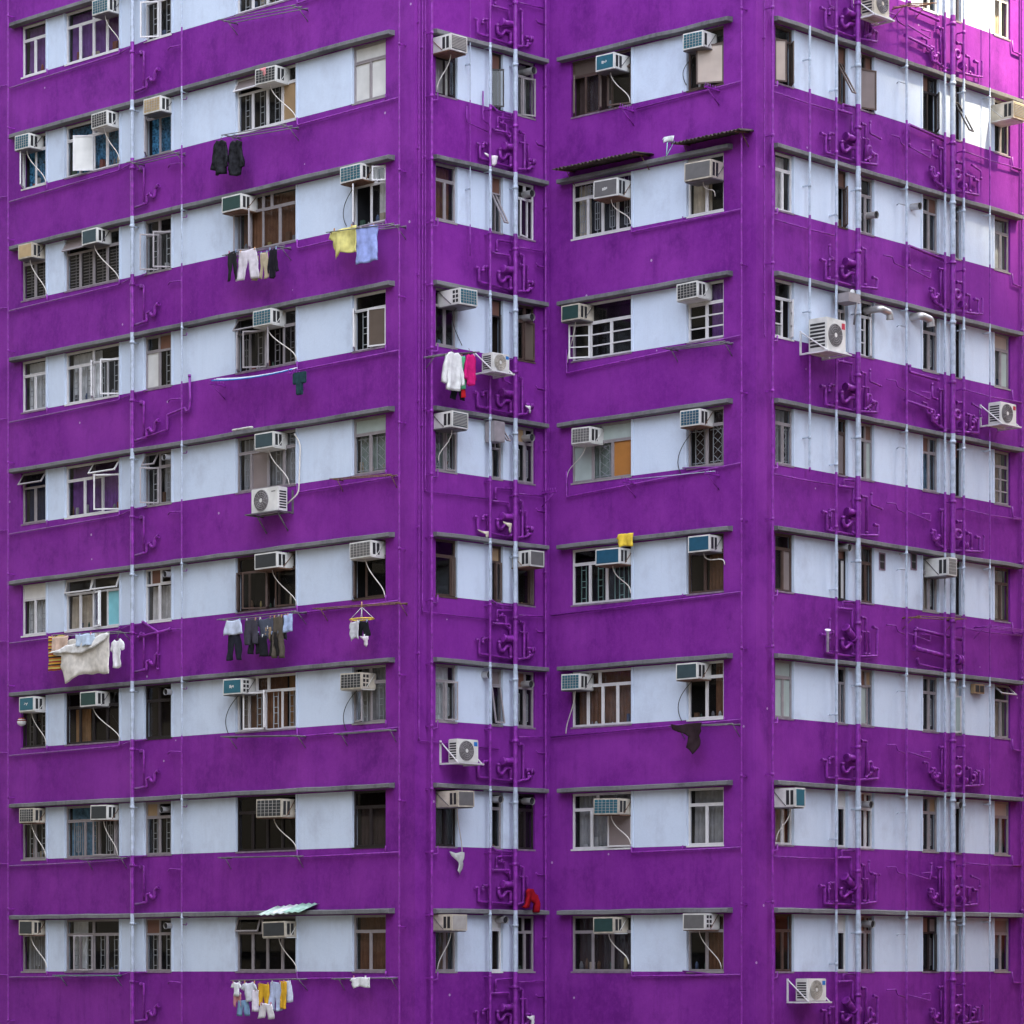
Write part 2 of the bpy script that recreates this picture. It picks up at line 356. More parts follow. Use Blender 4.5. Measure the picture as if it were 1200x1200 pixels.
    if R.random()<.42 and f!='d':                        # things standing on the inner sill
        cl=MB(); x=.06
        while x<W-.12:
            ww=R.uniform(.05,.16); hh=R.uniform(.06,.32)
            if R.random()<.55:
                m_=R.choice(CLUT)
                if R.random()<.5: cl.box(x,x+ww,.17,.17+min(ww,.06),.01,.01+hh,m_,ch=.006)
                else: cl.tube([(x+ww/2,.2,.01),(x+ww/2,.2,.01+hh*.7),(x+ww/2,.2,.01+hh)],[ww*.3,ww*.3,ww*.12],m_,10)
            x+=ww+R.uniform(.01,.1)
        if cl.f: cl.build('sill_clutter',root)
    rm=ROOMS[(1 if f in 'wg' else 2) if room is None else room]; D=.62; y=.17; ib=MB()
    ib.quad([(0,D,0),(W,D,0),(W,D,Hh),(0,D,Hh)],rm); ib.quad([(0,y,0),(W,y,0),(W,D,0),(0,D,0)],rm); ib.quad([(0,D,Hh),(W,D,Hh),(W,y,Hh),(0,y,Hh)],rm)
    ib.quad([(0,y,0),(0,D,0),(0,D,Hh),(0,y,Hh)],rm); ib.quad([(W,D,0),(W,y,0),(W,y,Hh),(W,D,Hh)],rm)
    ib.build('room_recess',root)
    return root
W_=window
# leftmost wall
W_('A',0,0,'w',1,2,c='p',room=1);            W_('A',0,1,'w',[2,2],4,c='p',room=1);        W_('A',0,2,'w',2,2,g='g',o='2R35');      W_('A',0,3,'w',2,4,g='g');  W_('A',0,4,'w',1,2,c='w')  # first window's curtain stands for cloth above, a pinkish reflection below
W_('A',1,0,'w',1,2,c='i',o='1L80',g='');      W_('A',1,1,'w',[2,2],[1,1,1,1],c='i',o='3R42',gl='...f..'); W_('A',1,2,'g',2,2,c='i',o='2L55'); W_('A',1,3,'w',[2,1,1],[1,1,1,1],g='g',o='0T28',gl='q.....c'); W_('A',1,4,'g',1,2,gl='fff',c='w')
W_('A',2,0,'g',1,2,g='h');                    W_('A',2,1,'g',[2,2],4,g='h',o='0T30',gl='q'); W_('A',2,2,'g',2,2,g='g',o='2R50 3R45'); W_('A',2,3,'g',[3,1,3],[1,1,1.4,1.4],c='n',o='3R30 4L70'); W_('A',2,4,'w',[2,1],2,c='w',cov=(.62,1),o='1R38 2L85',gl='..q')
W_('A',3,0,'w',1,2,c='l',g='g');              W_('A',3,1,'w',[2,2],[1,1,1,1],c='l',cov=(0,.55),g='g',o='5R40 4L60'); W_('A',3,2,'g',2,2,gl='.xf.',g='g'); W_('A',3,3,'g',[2,1,1],[1,1.5,1.4,1.2],o='0T32 3L70 4R30 5L40',gl='k',room=2,g='G'); W_('A',3,4,'w',1,2,g='g',o='1L75 2R12',gl='..n',room=2)
W_('A',4,0,'g',1,2,c='u',o='0T34',gl='k');     W_('A',4,1,'w',[2,2],[1,1,1],c='p',o='1T34 4R35',gl='.k'); W_('A',4,2,'g',2,2,o='0T30 2R55',g='g',c='G',cov=(.5,1)); W_('A',4,3,'g',[2,1,1],[1,1.3,1.2,1],g='gg',gl='....q',c='G'); W_('A',4,4,'g',1,2,g='x',gl='v..',c='v')
W_('A',5,0,'w',1,2,c='l',g='g',gl='W');        W_('A',5,1,'w',2,[1,1,1,1],o='0T14 1T20 4L20',gl='.....t',room=3,c='e',cov=(0,.35),tc=False); W_('A',5,2,'w',[.4,.8,1],2,c='w',cov=(.05,.9),tc=False,gl='.x.',room=3); W_('A',5,3,'b',[2,2],[1,1.7,1,1.7],o='2L70 3R25 4L60 5R10',gl='kk',room=2); W_('A',5,4,'b',1,[1,1.9],o='1L70',gl='kk',room=2)
W_('A',6,0,'d',1,2,room=2,g='G');              W_('A',6,1,'d',[2,2],4,room=0,c='o',cov=(.05,.35),tc=False,gl='kk'); W_('A',6,2,'d',2,2,room=0,gl='k'); W_('A',6,3,'w',[1.6,1,2.4],[1,1.5,1.5,1.4],c='no',cov=(.0,.75),o='4R26 5L60',g='g'); W_('A',6,4,'g',[1,1],2,g='g',c='G',o='2L25')
W_('A',7,0,'g',1,2,g='g');                     W_('A',7,1,'g',[2,2],[1.3,1,1.2,.3],c='b',cov=(0,.42),g='g',o='4R22'); W_('A',7,2,'g',[1,1.2],2,g='g',gl='c'); W_('A',7,3,'d',[2,2],4,room=2,gl='kkkkkk'); W_('A',7,4,'d',1,2,room=2,c='d',gl='k')
W_('A',8,0,'g',1,1,c='G',g='g');               W_('A',8,1,'g',[2,2],[1,1,1,1],c='l',cov=(0,.3),g='g',o='3R36'); W_('A',8,2,'g',2,2,g='g',gl='x'); W_('A',8,3,'g',[1.2,1.8],4,o='0T18',room=2,gl='k.k'); W_('A',8,4,'g',1,2,c='n')
# second wall
W_('B',1,0,'d',1,[1,1],c='w',o='2R20',th=.34); W_('B',1,1,'d',1,1,o='1L45',gl='x'); W_('B',1,2,'g',1,[1,2],o='2L18',c='G',cov=(.5,1))
W_('B',2,0,'g',1,2,c='n');  W_('B',2,1,'g',1,2,th=.3,o='1T30',gl='x'); W_('B',2,2,'w',[1,1],[2,1],o='2R16',gl='k')
W_('B',3,0,'g',[1,2],2,room=2); W_('B',3,1,'d',1,1,gl='x',o='1R75',room=0); W_('B',3,2,'b',[1,1],[1,1.3],gl='...n',o='3L12')
W_('B',4,0,'g',1,2,g='x',c='v',o='2L10'); W_('B',4,1,'g',2,1,o='1T40',th=.45,c='w',cov=(.2,.9),tc=False); W_('B',4,2,'g',[1,1],2,g='g',gl='c')
W_('B',5,0,'b',1,[3,.6],gl='k',room=2,o='2L55'); W_('B',5,1,'b',1,[1,1],gl='c',o='2L55'); W_('B',5,2,'b',1,[2,.5],room=0,o='2L50',c='o',cov=(.1,.4),tc=False)
W_('B',6,0,'g',1,2,c='l',g='g',o='2L50'); W_('B',6,1,'g',1,1,gl='q',o='1T10'); W_('B',6,2,'g',[1,1],2,g='g',gl='x.')
W_('B',7,0,'d',1,2,c='d',gl='k'); W_('B',7,1,'g',1,1,gl='k'); W_('B',7,2,'d',1,2,c='d',gl='k')
W_('B',8,0,'g',1,[1,1],c='n',cov=(.5,1),room=2); W_('B',8,1,'w',1,1,th=.25,room=0,gl='f'); W_('B',8,2,'g',[1,1.5],2,room=2,gl='.k')
# third wall
W_('C',1,0,'b',[1,1.4],[1,1.2,1,1.7],o='2L60 4L55 5R18',gl='n',c='d',cov=(0,.6),room=0); W_('C',1,1,'b',[1,1],[1,1.8],o='3R26',gl='e'.replace('e','q')+'..y',c='w',cov=(.1,.45),room=0)
W_('C',2,0,'w',[1,1],4,g='gg',c='e',cov=(0,.2)); W_('C',2,1,'w',1,2,c='e',cov=(0,.5))
W_('C',3,0,'w',[.7,1.9],[1,1.2,1.2],th=.36,g='m',o='2R28',room=2); W_('C',3,1,'w',[1,1],2,th=.36,g='m',room=2,c='p',cov=(.5,1))
W_('C',4,0,'g',[1,1.2],[1.2,1.2,1.2],g='x',gl='.vv.o',c='v',th=.32); W_('C',4,1,'g',[1,1],2,g='x',c='d')
W_('C',5,0,'w',[1,1.2],[1,1,1.5],g='V',room=2,gl='k',th=.27); W_('C',5,1,'b',1,[1,1.2],c='n',cov=(.45,1),room=0,gl='k')
W_('C',6,0,'w',[.9,.5,1.7],4,c='n',th=.27); W_('C',6,1,'w',[1,1],2,room=2,c='n',cov=(.62,1),th=.27)
W_('C',7,0,'w',[1,1.4],[1,1,1.2],c='G',o='4R8',gl='....q'); W_('C',7,1,'w',1,2,c='G')
W_('C',8,0,'g',[1,1.2],[1,1,1],room=2,c='d'); W_('C',8,1,'g',1,2,room=2,c='n',cov=(.4,1))
# rightmost wall
W_('D',0,5,'w',1,2,c='e',room=3); W_('D',0,3,'w',1,2,room=1); W_('D',0,2,'g',1,2); W_('D',0,1,'g',1,1); W_('D',0,0,'g',1,2,c='G'); W_('D',0,4,'g',1,1)
W_('D',1,0,'b',1,[1,1],o='1L30 2R80',gl='.yn',room=2,th=.24); W_('D',1,1,'b',1,[1,1],gl='x',o='1T30',room=2); W_('D',1,2,'b',[1,1],1,o='2L20',gl='.xq',room=2,th=.26); W_('D',1,3,'d',[1,1],[1,1.3],room=2,o='3R60',gl='x',c='w',cov=(.1,.3)); W_('D',1,4,'d',1,1,o='1T30',gl='q'); W_('D',1,5,'g',1,2,room=1)
W_('D',2,0,'w',1,2,c='w',cov=(.2,1)); W_('D',2,1,'b',1,1,gl='x',o='1R72',room=2); W_('D',2,2,'g',1,2,th=.32); W_('D',2,3,'g',[1,1],2,gl='.x',c='G',cov=(0,.4)); W_('D',2,4,'g',1,1); W_('D',2,5,'g',1,2,c='l',room=3)
W_('D',3,0,'w',1,2,g='m',o='2R55',room=2,th=.32); W_('D',3,1,'w',1,2,room=1); W_('D',3,2,'w',1,2,o='2R30',g='m',room=2); W_('D',3,3,'g',1,2,g='g',c='e',cov=(.0,.3)); W_('D',3,4,'d',1,1); W_('D',3,5,'g',1,2,gl='y.v',c='w')
W_('D',4,0,'g',1,2,c='G',g='x'); W_('D',4,1,'b',1,1,gl='.q',th=.25); W_('D',4,2,'g',[1,1],2,gl='.x.v'); W_('D',4,3,'g',[1,1],2,gl='x.',c='b'); W_('D',4,4,'d',1,1,gl='x'); W_('D',4,5,'g',1,2,g='m',c='e',room=3)
W_('D',5,0,'b',1,2,th=.26,room=2,gl='..q'); W_('D',5,1,'d',[1],2,gl='x.f'); W_('D',5,2,'b',1,2,c='d',room=0); W_('D',5,3,'g',[1,1],2,c='e',cov=(.5,1),g='g'); W_('D',5,4,'d',1,1); W_('D',5,5,'b',1,2,c='e',room=3)
W_('D',6,0,'g',1,2,gl='vvv',c='v'); W_('D',6,1,'g',1,2,gl='k'); W_('D',6,2,'g',[1,1],[2,1],gl='xcv',c='b'); W_('D',6,3,'g',2,2,g='g',c='w',cov=(0,.3),tc=False); W_('D',6,4,'w',1,1,o='1L30',gl='Wv'); W_('D',6,5,'g',1,2,o='0T50',c='e',room=3,tc=False)
W_('D',7,0,'w',1,2,c='e',cov=(.5,1)); W_('D',7,1,'w',1,1,gl='Wk'); W_('D',7,2,'w',[1,1],2,gl='x.',g='g'); W_('D',7,3,'g',[1,1],2,gl='.c',g='g'); W_('D',7,4,'d',1,1); W_('D',7,5,'g',1,2,c='v',gl='y')
W_('D',8,0,'b',1,2,room=0); W_('D',8,1,'w',1,1,gl='Wk'); W_('D',8,2,'g',[1,1],2,gl='x.',c='G',cov=(0,.2)); W_('D',8,3,'d',[1,1],2,gl='xq',g='G',o='3R30'); W_('D',8,4,'w',1,1,gl='f'); W_('D',8,5,'g',1,2,gl='q',c='G')
# two small vent holes in the pale band of the rightmost wall
for x in (1033.5,1070.5):
    w=WALLS['D']; u=w.u(x); z=w.zy(x,658); b=MB()
    for (a,c,e,f) in ((-.12,.12,.17,.2),(-.12,.12,-.2,-.17),(-.12,-.09,-.17,.17),(.09,.12,-.17,.17)): b.box(a,c,-.015,.01,e,f,SILLM)
    b.box(-.09,.09,-.004,.004,-.17,.17,DARK); b.box(-.09,.09,-.010,-.004,-.02,.01,CONC)
    b.build('vent_hole',BLD,loc=w.at(u,z)-BO,rot=w.rot)
# ------------------------------------------------------------------ window air conditioners
_fc={}
def front_mesh(style,w,h):
    key=(style,round(w,2),round(h,2))
    if key in _fc: return _fc[key]
    b=MB(); c,gk=style[0],(style[1] if len(style)>1 else '')
    m=FRONT[c]; e=.03
    b.box(-w/2+e,w/2-e,-.004,.02,e,h-e,m)
    if gk=='#':
        for i in range(1,6): x=-w/2+e+(w-2*e)*i/6; b.box(x-.004,x+.004,-.012,-.004,e,h-e,FRONT['c'])
        for j in range(1,5): z=e+(h-2*e)*j/5; b.box(-w/2+e,w/2-e,-.0115,-.004,z-.004,z+.004,FRONT['c'])
    elif gk=='=':
        for j in range(1,9): z=e+(h-2*e)*j/9; b.box(-w/2+e,w/2-e,-.014,-.004,z-.006,z+.008,FRONT['c'])
    elif gk=='m':                                        # a pale scuff mark
        for i in range(5): b.box(-.09+i*.03,-.07+i*.03,-.007,-.004,h*.45+R.uniform(-.03,.03),h*.5+R.uniform(0,.05),ACW)
    o=b.build('front_grille'); _fc[key]=o.data; bpy.data.objects.remove(o); return _fc[key]
_bc={}
def body_mesh(w,p,h,yl,nv):
    key=(round(w,2),round(p,2),round(h,2),yl,nv)
    if key in _bc: return _bc[key]
    cm=ACY if yl else ACW; b=MB(); e=.03
    b.box(-w/2,w/2,-p+.02,.12,0,h,cm,ch=.012)
    for (a,c,z0,z1) in ((-w/2,w/2,0,e),(-w/2,w/2,h-e,h),(-w/2,-w/2+e,e,h-e),(w/2-e,w/2,e,h-e)): b.box(a,c,-p,-p+.025,z0,z1,cm)
    for s in (-1,1):                                     # side air slots
        x=s*w/2
        if nv==3:
            for i in range(2):
                for j in range(3): b.box(x-.003,x+.003,-p+.06+i*.1,-p+.13+i*.1,.05+j*.1,.12+j*.1,DARK)
        else:
            for i in range(nv): b.box(x-.003,x+.003,-p+.06+i*.12,-p+.145+i*.12,.05,h-.05,DARK)
    o=b.build('x'); _bc[key]=o.data; bpy.data.objects.remove(o); return _bc[key]
PROT={'A':.36,'B':.58,'C':.40,'D':.58}
def ac(k,r,ci,x,y,style,w=.58,h=.36,p=None,yl=0,nv=2,hose=None,cable=None,br=1,label=None,extra=''):
    """x, y: middle of the front in the photo; hose: end point; cable: black wire end point"""
    W=WALLS[k]; p=p or PROT[k]; u=W.u(x,p); z=W.zy(x,y,p)-h/2
    root=link('window_air_conditioner',body_mesh(w,p,h,yl,nv),None,W.at(u,z),W.rot+R.uniform(-.03,.03))
    root.rotation_euler[1]=R.uniform(-.02,.02)
    g={'#':'barred ','=':'louvred ','m':'scuffed '}.get(style[1:],'')
    tag(root,label or f"{'yellowed' if yl else 'white'} air conditioner, {g}{FRN[style[0]]} front{extra}, {ORD[ci]} window, {rown(r)}, {WN[k]}",'air conditioner','air conditioners sticking out of windows')
    link('front_grille',front_mesh(style,w,h),root,(0,-p,0))
    b=MB(); sm=R.choice([STEEL,ACW,RUST])
    if br:
        for s in (-1,1):
            xx=s*(w/2+.012); b.tube([(xx,-p*.55,.03),(xx,.05,h*.95)],.009,sm,5)
        b.box(-w/2-.02,w/2+.02,-p*.9,.05,-.022,-.003,sm)
        b.build('bracket',root)
    b=MB()
    if hose:
        a=W.at(u,z,p*.55); e=W.px(hose[0],hose[1],.05); s=Vector((0,0,-.12))
        pts=bez([a,a+Vector((0,0,-.22)),(a+e)/2+s*.6,e+Vector((0,0,.25)),e],14)
        o=b
        o.tube(pts,R.uniform(.010,.0135),HOSE,6); q=o.build('drain_hose',None,origin=W.at(u,z)); q.rotation_euler=(0,0,0); q.parent=root
        q.matrix_parent_inverse=Matrix.Identity(4); q.location=(0,0,0); q.rotation_euler=(0,0,-W.rot)
    if cable:
        b=MB(); a=W.at(u,z,p*.4); e=W.px(cable[0],cable[1],.04); off=W.d*(-.28); off=Vector((off.x,off.y,0))
        b.tube(bez([a,a+off+Vector((0,0,-.2)),e+off+Vector((0,0,.4)),e],14),.009,CABLE,5)
        q=b.build('cable',root,origin=W.at(u,z)); q.location=(0,0,0); q.rotation_euler=(0,0,-W.rot)
    return root
T=ac
T('A',0,1,117,7,'t#',hose=(140,53)); T('A',1,0,25.5,166,'t#',hose=(54,214),w=.56); T('A',1,1,116.5,140,'k#',hose=(140,189),w=.6); T('A',1,2,178,123,'y#',w=.62); T('A',1,3,310.5,88,'k#',hose=(347,140),w=.68)
T('A',2,0,29,294,'y',hose=(54,345),w=.52,yl=1); T('A',2,1,104.5,277,'s',hose=(139,330),w=.56,br=1); T('A',2,3,271,238,'e',w=.66,p=.42); T('A',2,4,410.5,203,'t#',cable=(406,265),w=.66)
T('A',3,3,307,372,'t#',hose=(347,422),w=.62); T('A',4,3,309,516,'s',hose=(338,568),w=.62); T('A',5,3,311,657,'k',hose=(347,710),w=.74,p=.46); T('A',5,4,422.5,644,'g#',hose=(451,700),w=.7)
T('A',6,0,31,825,'tm',hose=(54,872),w=.58); T('A',6,1,103,819,'e',hose=(140,868),w=.6); T('A',6,3,272,804.5,'tm',cable=(268,860),w=.64,nv=3); T('A',6,4,411,798,'k#',cable=(406,856),w=.68,nv=3,yl=1)
T('A',7,0,31,955.5,'k#',hose=(54,1004),w=.58,yl=1); T('A',7,1,115.5,952,'k',hose=(138,1002),w=.62); T('A',7,3,315,947,'k#',hose=(348,996),w=.86,h=.42,yl=1); T('A',8,0,30,1087,'k',hose=(55,1134),w=.54,yl=1); T('A',8,3,321,1089,'k',hose=(348,1139),w=.78,yl=1)
T('B',1,0,537.5,50.5,'g=',w=.52,hose=(512,105)); T('B',3,0,549.5,348,'t#',w=.54,nv=3,cable=(541,405),p=.62); T('B',4,0,539,492,'s=',w=.5,hose=(514,540)); T('B',5,2,629.5,654.5,'g',w=.46,label='white air conditioner squeezed beside the inner corner pipe, fourth row up, second wall'); T('B',7,0,546.5,936,'g',w=.5,yl=1,hose=(541,1000),p=.66); T('B',8,0,538,1081,'c',w=.48,yl=1,hose=(513,1136))
T('C',1,0,709,72.5,'tm',w=.55,hose=(739,120),p=.44); T('C',1,1,811.5,47,'t#',w=.56,cable=(805,100),nv=1); T('C',2,0,709,220.5,'gm',w=.7,h=.4,hose=(739,262),p=.46); T('C',2,1,817,199.5,'g',w=.74,h=.4,yl=1,hose=(838,230),p=.46)
T('C',3,0,668.5,366,'e',w=.55,yl=1,hose=(665,425)); T('C',3,1,805.5,340.5,'k#',w=.6); T('C',4,0,680.5,510,'g#',w=.56,hose=(665,560)); T('C',4,1,808.5,489.5,'b#',w=.56,cable=(798,555)); T('C',5,0,711.5,652,'b',w=.7,hose=(739,695),p=.42); T('C',5,1,818.5,637,'b',w=.6,hose=(849,662))
T('C',6,0,668,799,'t#',w=.54,hose=(664,860)); T('C',6,1,804.5,786.5,'s',w=.6,cable=(799,845)); T('C',7,0,709.5,945,'t#',w=.72,hose=(739,990),p=.42,yl=1); T('C',8,0,707.5,1084,'e',w=.62,yl=1,hose=(737,1130)); T('C',8,1,813.5,1080,'g',w=.64,nv=3,hose=(846,1135))
T('D',1,5,1195,130,'y=',w=.5,yl=1,h=.4,p=.66); T('D',5,3,1116.5,664,'g#',w=.34,h=.42,p=.6); T('D',7,0,938.5,934.5,'t',w=.34,h=.42,p=.6,hose=(910,985))
# ------------------------------------------------------------------ split outdoor units on wall brackets
def fan_ring(b,cx,cz,y,r,m):
    for q in (1.0,.8,.6,.4,.2):
        b.tube([(cx+r*q*math.cos(a*PI/12),y,cz+r*q*math.sin(a*PI/12)) for a in range(25)],.006,m,4,cap=False)
    for i in range(12):
        a=i*PI/6+.1; b.tube([(cx+.05*math.cos(a),y,cz+.05*math.sin(a)),(cx+r*math.cos(a),y,cz+r*math.sin(a))],.005,m,4)
def outdoor(k,x,y,w,h,d,off,fanx,label,sticker=None,yl=0,pipe=None,grillm=None):
    W=WALLS[k]; p=off+d; u=W.u(x,p); z=W.zy(x,y,p)-h/2; cm=ACY if yl else ACW
    b=MB(); b.box(-w/2,w/2,-p,-off,0,h,cm,ch=.015)
    root=b.build('outdoor_unit',None,loc=W.at(u,z),rot=W.rot); tag(root,label,'air conditioner','split air conditioner outdoor units')
    g=MB(); r=min(w*.34,h*.42); cx=fanx*w
    g.tube([(cx,-p-.002,h*.5),(cx,-p-.010,h*.5)],r*1.04,grillm or FRONT['g'],28)
    fan_ring(g,cx,h*.5,-p-.016,r,FR['g'] if not grillm else ACY); fg=g.build('fan_grille',root); g=MB(); g.tube([(cx,-p-.004,h*.5),(cx,-p-.022,h*.5)],r*.2,cm,14); g.build('fan_hub',fg)
    for sx in (-1,1):
      v=MB()
      for j in range(7):
        zz=h*.12+j*h*.76/7
        v.box(sx*w/2-.004,sx*w/2+.004,-p+.04,-off-.05,zz,zz+h*.065,DARK)
      v.build('side_louvre',root)
    s=MB()
    if sticker: s.box(w*.28,w*.44,-p-.004,-p+.004,h*.72,h*.9,sticker)
    else: s.box(w*.25,w*.4,-p-.003,-p+.003,h*.8,h*.84,FRONT['g'])
    s.build('badge',root)
    t=MB()
    BM=FR['w'] if k!='A' else STEEL
    for sx in (-1,1):
        xx=sx*w*.56; t.box(xx-.02,xx+.02,-p-.1,0,-.045,-.008,BM); t.box(xx-.02,xx+.02,-.03,0,-.045,.5,BM)
        t.tube([(xx,-p-.08,-.03),(xx,-.02,.47)] if k!='A' else [(xx*.7,-p*.8,-.03),(xx*.7,-.02,-.42)],.017,BM,5)
    t.box(-w*.62,w*.62,-p-.1,-p+.02,-.035,-.009,BM); t.box(-w*.62,w*.62,-off-.04,-off+.02,-.035,-.009,BM)
    t.build('bracket',root)
    if pipe:
        q=MB(); pts=[W.px(a,c,o_) for a,c,o_ in pipe]; q.tube(fillet(pts,.12),.018,HOSE,7)
        o=q.build('line_pipe',root,origin=W.at(u,z)); o.location=(0,0,0); o.rotation_euler=(0,0,-W.rot)
    return root
BLUE=mat('blue_sticker',(.02,.16,.48),.4); RED=mat('red_sticker',(.45,.03,.06),.4)
outdoor('A',310,586,.92,.56,.3,.12,-.12,'large white outdoor unit with round fan under the fourth window, leftmost wall',pipe=[(337,590,.2),(350,578,.1),(352,520,.06),(345,508,.06)])
outdoor('B',587,425,.56,.42,.34,.22,-.05,'small cream outdoor unit beside hanging white and pink jackets',sticker=BLUE,grillm=FRONT['c'])
outdoor('B',548.5,880,.66,.52,.3,.22,-.08,'white outdoor unit with blue sticker on slanted bracket near the inner corner',sticker=BLUE)
outdoor('D',980,393,.72,.74,.5,.2,-.05,'tall white outdoor unit with spoked fan blocking a window in the rightmost wall',sticker=RED)
outdoor('D',957.5,1160,.68,.5,.34,.2,-.05,'white outdoor unit with ribbed side on bracket below the bottom row, rightmost wall',sticker=BLUE,grillm=FRONT['c'])
outdoor('D',1182,485,.66,.52,.36,.2,-.1,'white outdoor unit at the right edge on a long slanted bracket',sticker=RED)
outdoor('D',1033,4,.62,.62,.36,.2,.05,'white outdoor unit cut by the top edge above the rightmost wall',yl=1)
# white bracket box over the tall outdoor unit
W=WALLS['D']; b=MB(); b.box(-.22,.22,-.42,0,0,.2,FR['g']); b.tube([(0,-.35,.25),(.25,-.2,.25),(.3,-.05,.1)],.05,DUCT,8); b.tube([(.1,-.4,0),(0,-.4,-.5)],.025,STEEL,6)
tag(b.build('cable_box',None,loc=W.px(984,357,.1),rot=W.rot),'grey metal box with pipes above the tall outdoor unit','box')
b=MB(); b.box(-.12,.2,-.3,0,0,.46,FR['g']); b.box(-.125,.205,-.305,-.295,.02,.44,FR['g'])
tag(b.build('meter_box',None,loc=WALLS['B'].px(573,519,.05),rot=WALLS['B'].rot),'grey box fixed beside the slim second window, fifth row up, second wall','box')
b=MB(); b.box(-.2,.2,-.12,0,0,.22,GL['c']); b.box(-.17,-.02,-.13,-.12,.03,.19,DARK); b.box(.02,.17,-.13,-.12,.03,.19,DARK)
tag(b.build('vent_box',None,loc=WALLS['D'].px(1143,813,.02),rot=WALLS['D'].rot),'brown two-hole vent box on the pale band near a propped awning window','vent')
# ------------------------------------------------------------------ exhaust ducts
def duct(k,x,y,label,r=.075,ln=.32,elbow=0,tilt=-.1):
    W=WALLS[k]; u=W.u(x,.15); z=W.zy(x,y,.15); b=MB()
    pts=[(0,.25,0),(0,-ln*.4,tilt*.3)]
    if elbow: pts=fillet([(0,.1,0),(0,-ln,0),(elbow*.32,-ln*1.05,-.05),(elbow*.34,-ln*1.05,-.2)],.1,5)
    else: pts=[(0,.25,0),(0,-ln,tilt*ln)]
    b.tube(pts,r,DUCT,14,cap=False)
    e=Vector(pts[-1]); d=(e-Vector(pts[-2])).normalized(); b.tube([e-d*.02,e+d*.005],r*1.12,DUCT,14,cap=False); b.tube([e-d*.03,e-d*.025],r*.97,DARK,14)
    tag(b.build('exhaust_duct',None,loc=W.at(u,z),rot=W.rot),label,'duct','metal exhaust ducts poking out of windows')
DL="{} exhaust duct at {} window, {}, {}"
for k,r,ci,x,y,a in (('B',1,2,624,82,'dark'),('B',2,2,622,226,'pale'),('B',3,2,622,371,'dull'),('B',4,2,622,512,'shiny'),('B',6,2,621,801,'pale'),('B',7,1,585,936,'stubby'),('B',7,2,622,938,'shiny'),
                   ('B',6,1,572,790,'long'),('B',8,1,591,1077,'stained'),('A',4,2,193,535,'round'),('A',5,2,194,672,'round'),('A',6,2,195,810,'round'),('A',7,2,190,948,'wide'),('A',8,2,195,1084,'dull'),
                   ('D',2,2,1025,251,'dark'),('D',7,2,1019,942,'pale'),('D',8,2,1021,1082,'dull'),('D',7,4,1124,943,'short'),('D',8,4,1128,1077,'rusty'),('D',5,1,994,641,'stained')):
    duct(k,x,y,DL.format(a+' metal',ORD[ci],rown(r),WN[k]),r=.08 if k!='A' else .07,ln=.2 if k!='A' else .18)
duct('D',1074,241,'white duct stub on the pale band left of the fourth window, rightmost wall',r=.08,ln=.25)
duct('D',1024,363,'bent metal duct just right of the tall outdoor unit',r=.08,ln=.34,elbow=1)
duct('D',1074,371,'bent metal duct feeding the fourth window, sixth row up, rightmost wall',r=.09,ln=.3,elbow=1)
# ------------------------------------------------------------------ drain pipes: painted with the band they cross
def vpipe(k,x,r,label,y0=None,y1=None,off=.2,brk=True,n=10,name='drain_pipe',allp=False):
    """vertical pipe at photo column x; purple across purple bands, pale across pale bands"""
    r*=.86
    W=WALLS[k]; u=W.u(x,off); zt=ROOFZ if y0 is None else W.zy(x,y0,off); zb=.05 if y1 is None else W.zy(x,y1,off)
    b=MB(); cuts=[]
    for rr in range(-1,10): cuts+= [(LT(rr)-.02,'l'),(LT(rr)-.507*H,'p')]
    z=zt; cur='p'
    for zz,c in cuts:
        if zz>=zt: cur=c; continue
        if zz<=zb: break
        if z-zz>1e-3: b.tube([(0,0,z),(0,0,zz)],r,PPIPE if cur=='p' or allp else LPIPE,n,cap=False)
        z=zz; cur=c
    b.tube([(0,0,z),(0,0,zb)],r,PPIPE if cur=='p' or allp else LPIPE,n)
    if brk:
        zz=zt-R.uniform(.2,1.2)
        while zz>max(zb,ZC-3):
            lv=((LT(0)-zz)/H)%1; m=LPIPE if .03<lv<.5 and not allp else PPIPE
            b.tube([(0,0,zz),(0,0,zz-.07)],r*1.28,m,n); b.box(-.012,.012,0,off,zz-.05,zz-.02,m)
            zz-=H/2 if r>.03 else H
    o=b.build(name,None,loc=W.at(u,0,off),rot=W.rot)
    # the mesh is already local: shift z to zero base
    tag(o,label,'pipe','vertical drain pipes on the facades'); o['_k']=k; return o
def branch(root,k,name,paths,mat=None):
    """paths: (list of world points, radius)"""
    for pts,r in paths:
        r*=1.0 if name=='condensate_pipe' else 1.14
        b=MB(); pts=fillet(pts,.05 if name=='trap' else .028,2); b.tube(pts,r,mat or PPIPE,8)
        if name!='condensate_pipe' and r>.02:                # socket collars
            for i in (0,-1):
                p=pts[i]; q=pts[1] if i==0 else pts[-2]; d=(q-p)
                if d.length>.08: d.normalize(); b.tube([p,p+d*.06],r*1.28,mat or PPIPE,8)
        o=b.build(name,root); W=WALLS[k]
        o.rotation_euler=(0,0,-W.rot); o.location=Matrix.Rotation(-W.rot,3,'Z')@(-Vector(root.location))
def P(k,r,x,v,off=.085): return WALLS[k].rv(x,r,v,off)
pl='thin pale and purple pipe'
a10=vpipe('A',9.5,.022,'thin purple pipe at the far left edge of the leftmost wall',allp=True)
a155=vpipe('A',155,.058,'thick drain pipe between second and third windows of leftmost wall')
a213=vpipe('A',213,.024,'thin pipe just right of the third window column, leftmost wall')
a468=vpipe('A',468,.025,'thin purple pipe on leftmost wall beside the outer corner',allp=True)
b507=vpipe('B',506,.036,'purple pipe on second wall left of the first window column',allp=True)
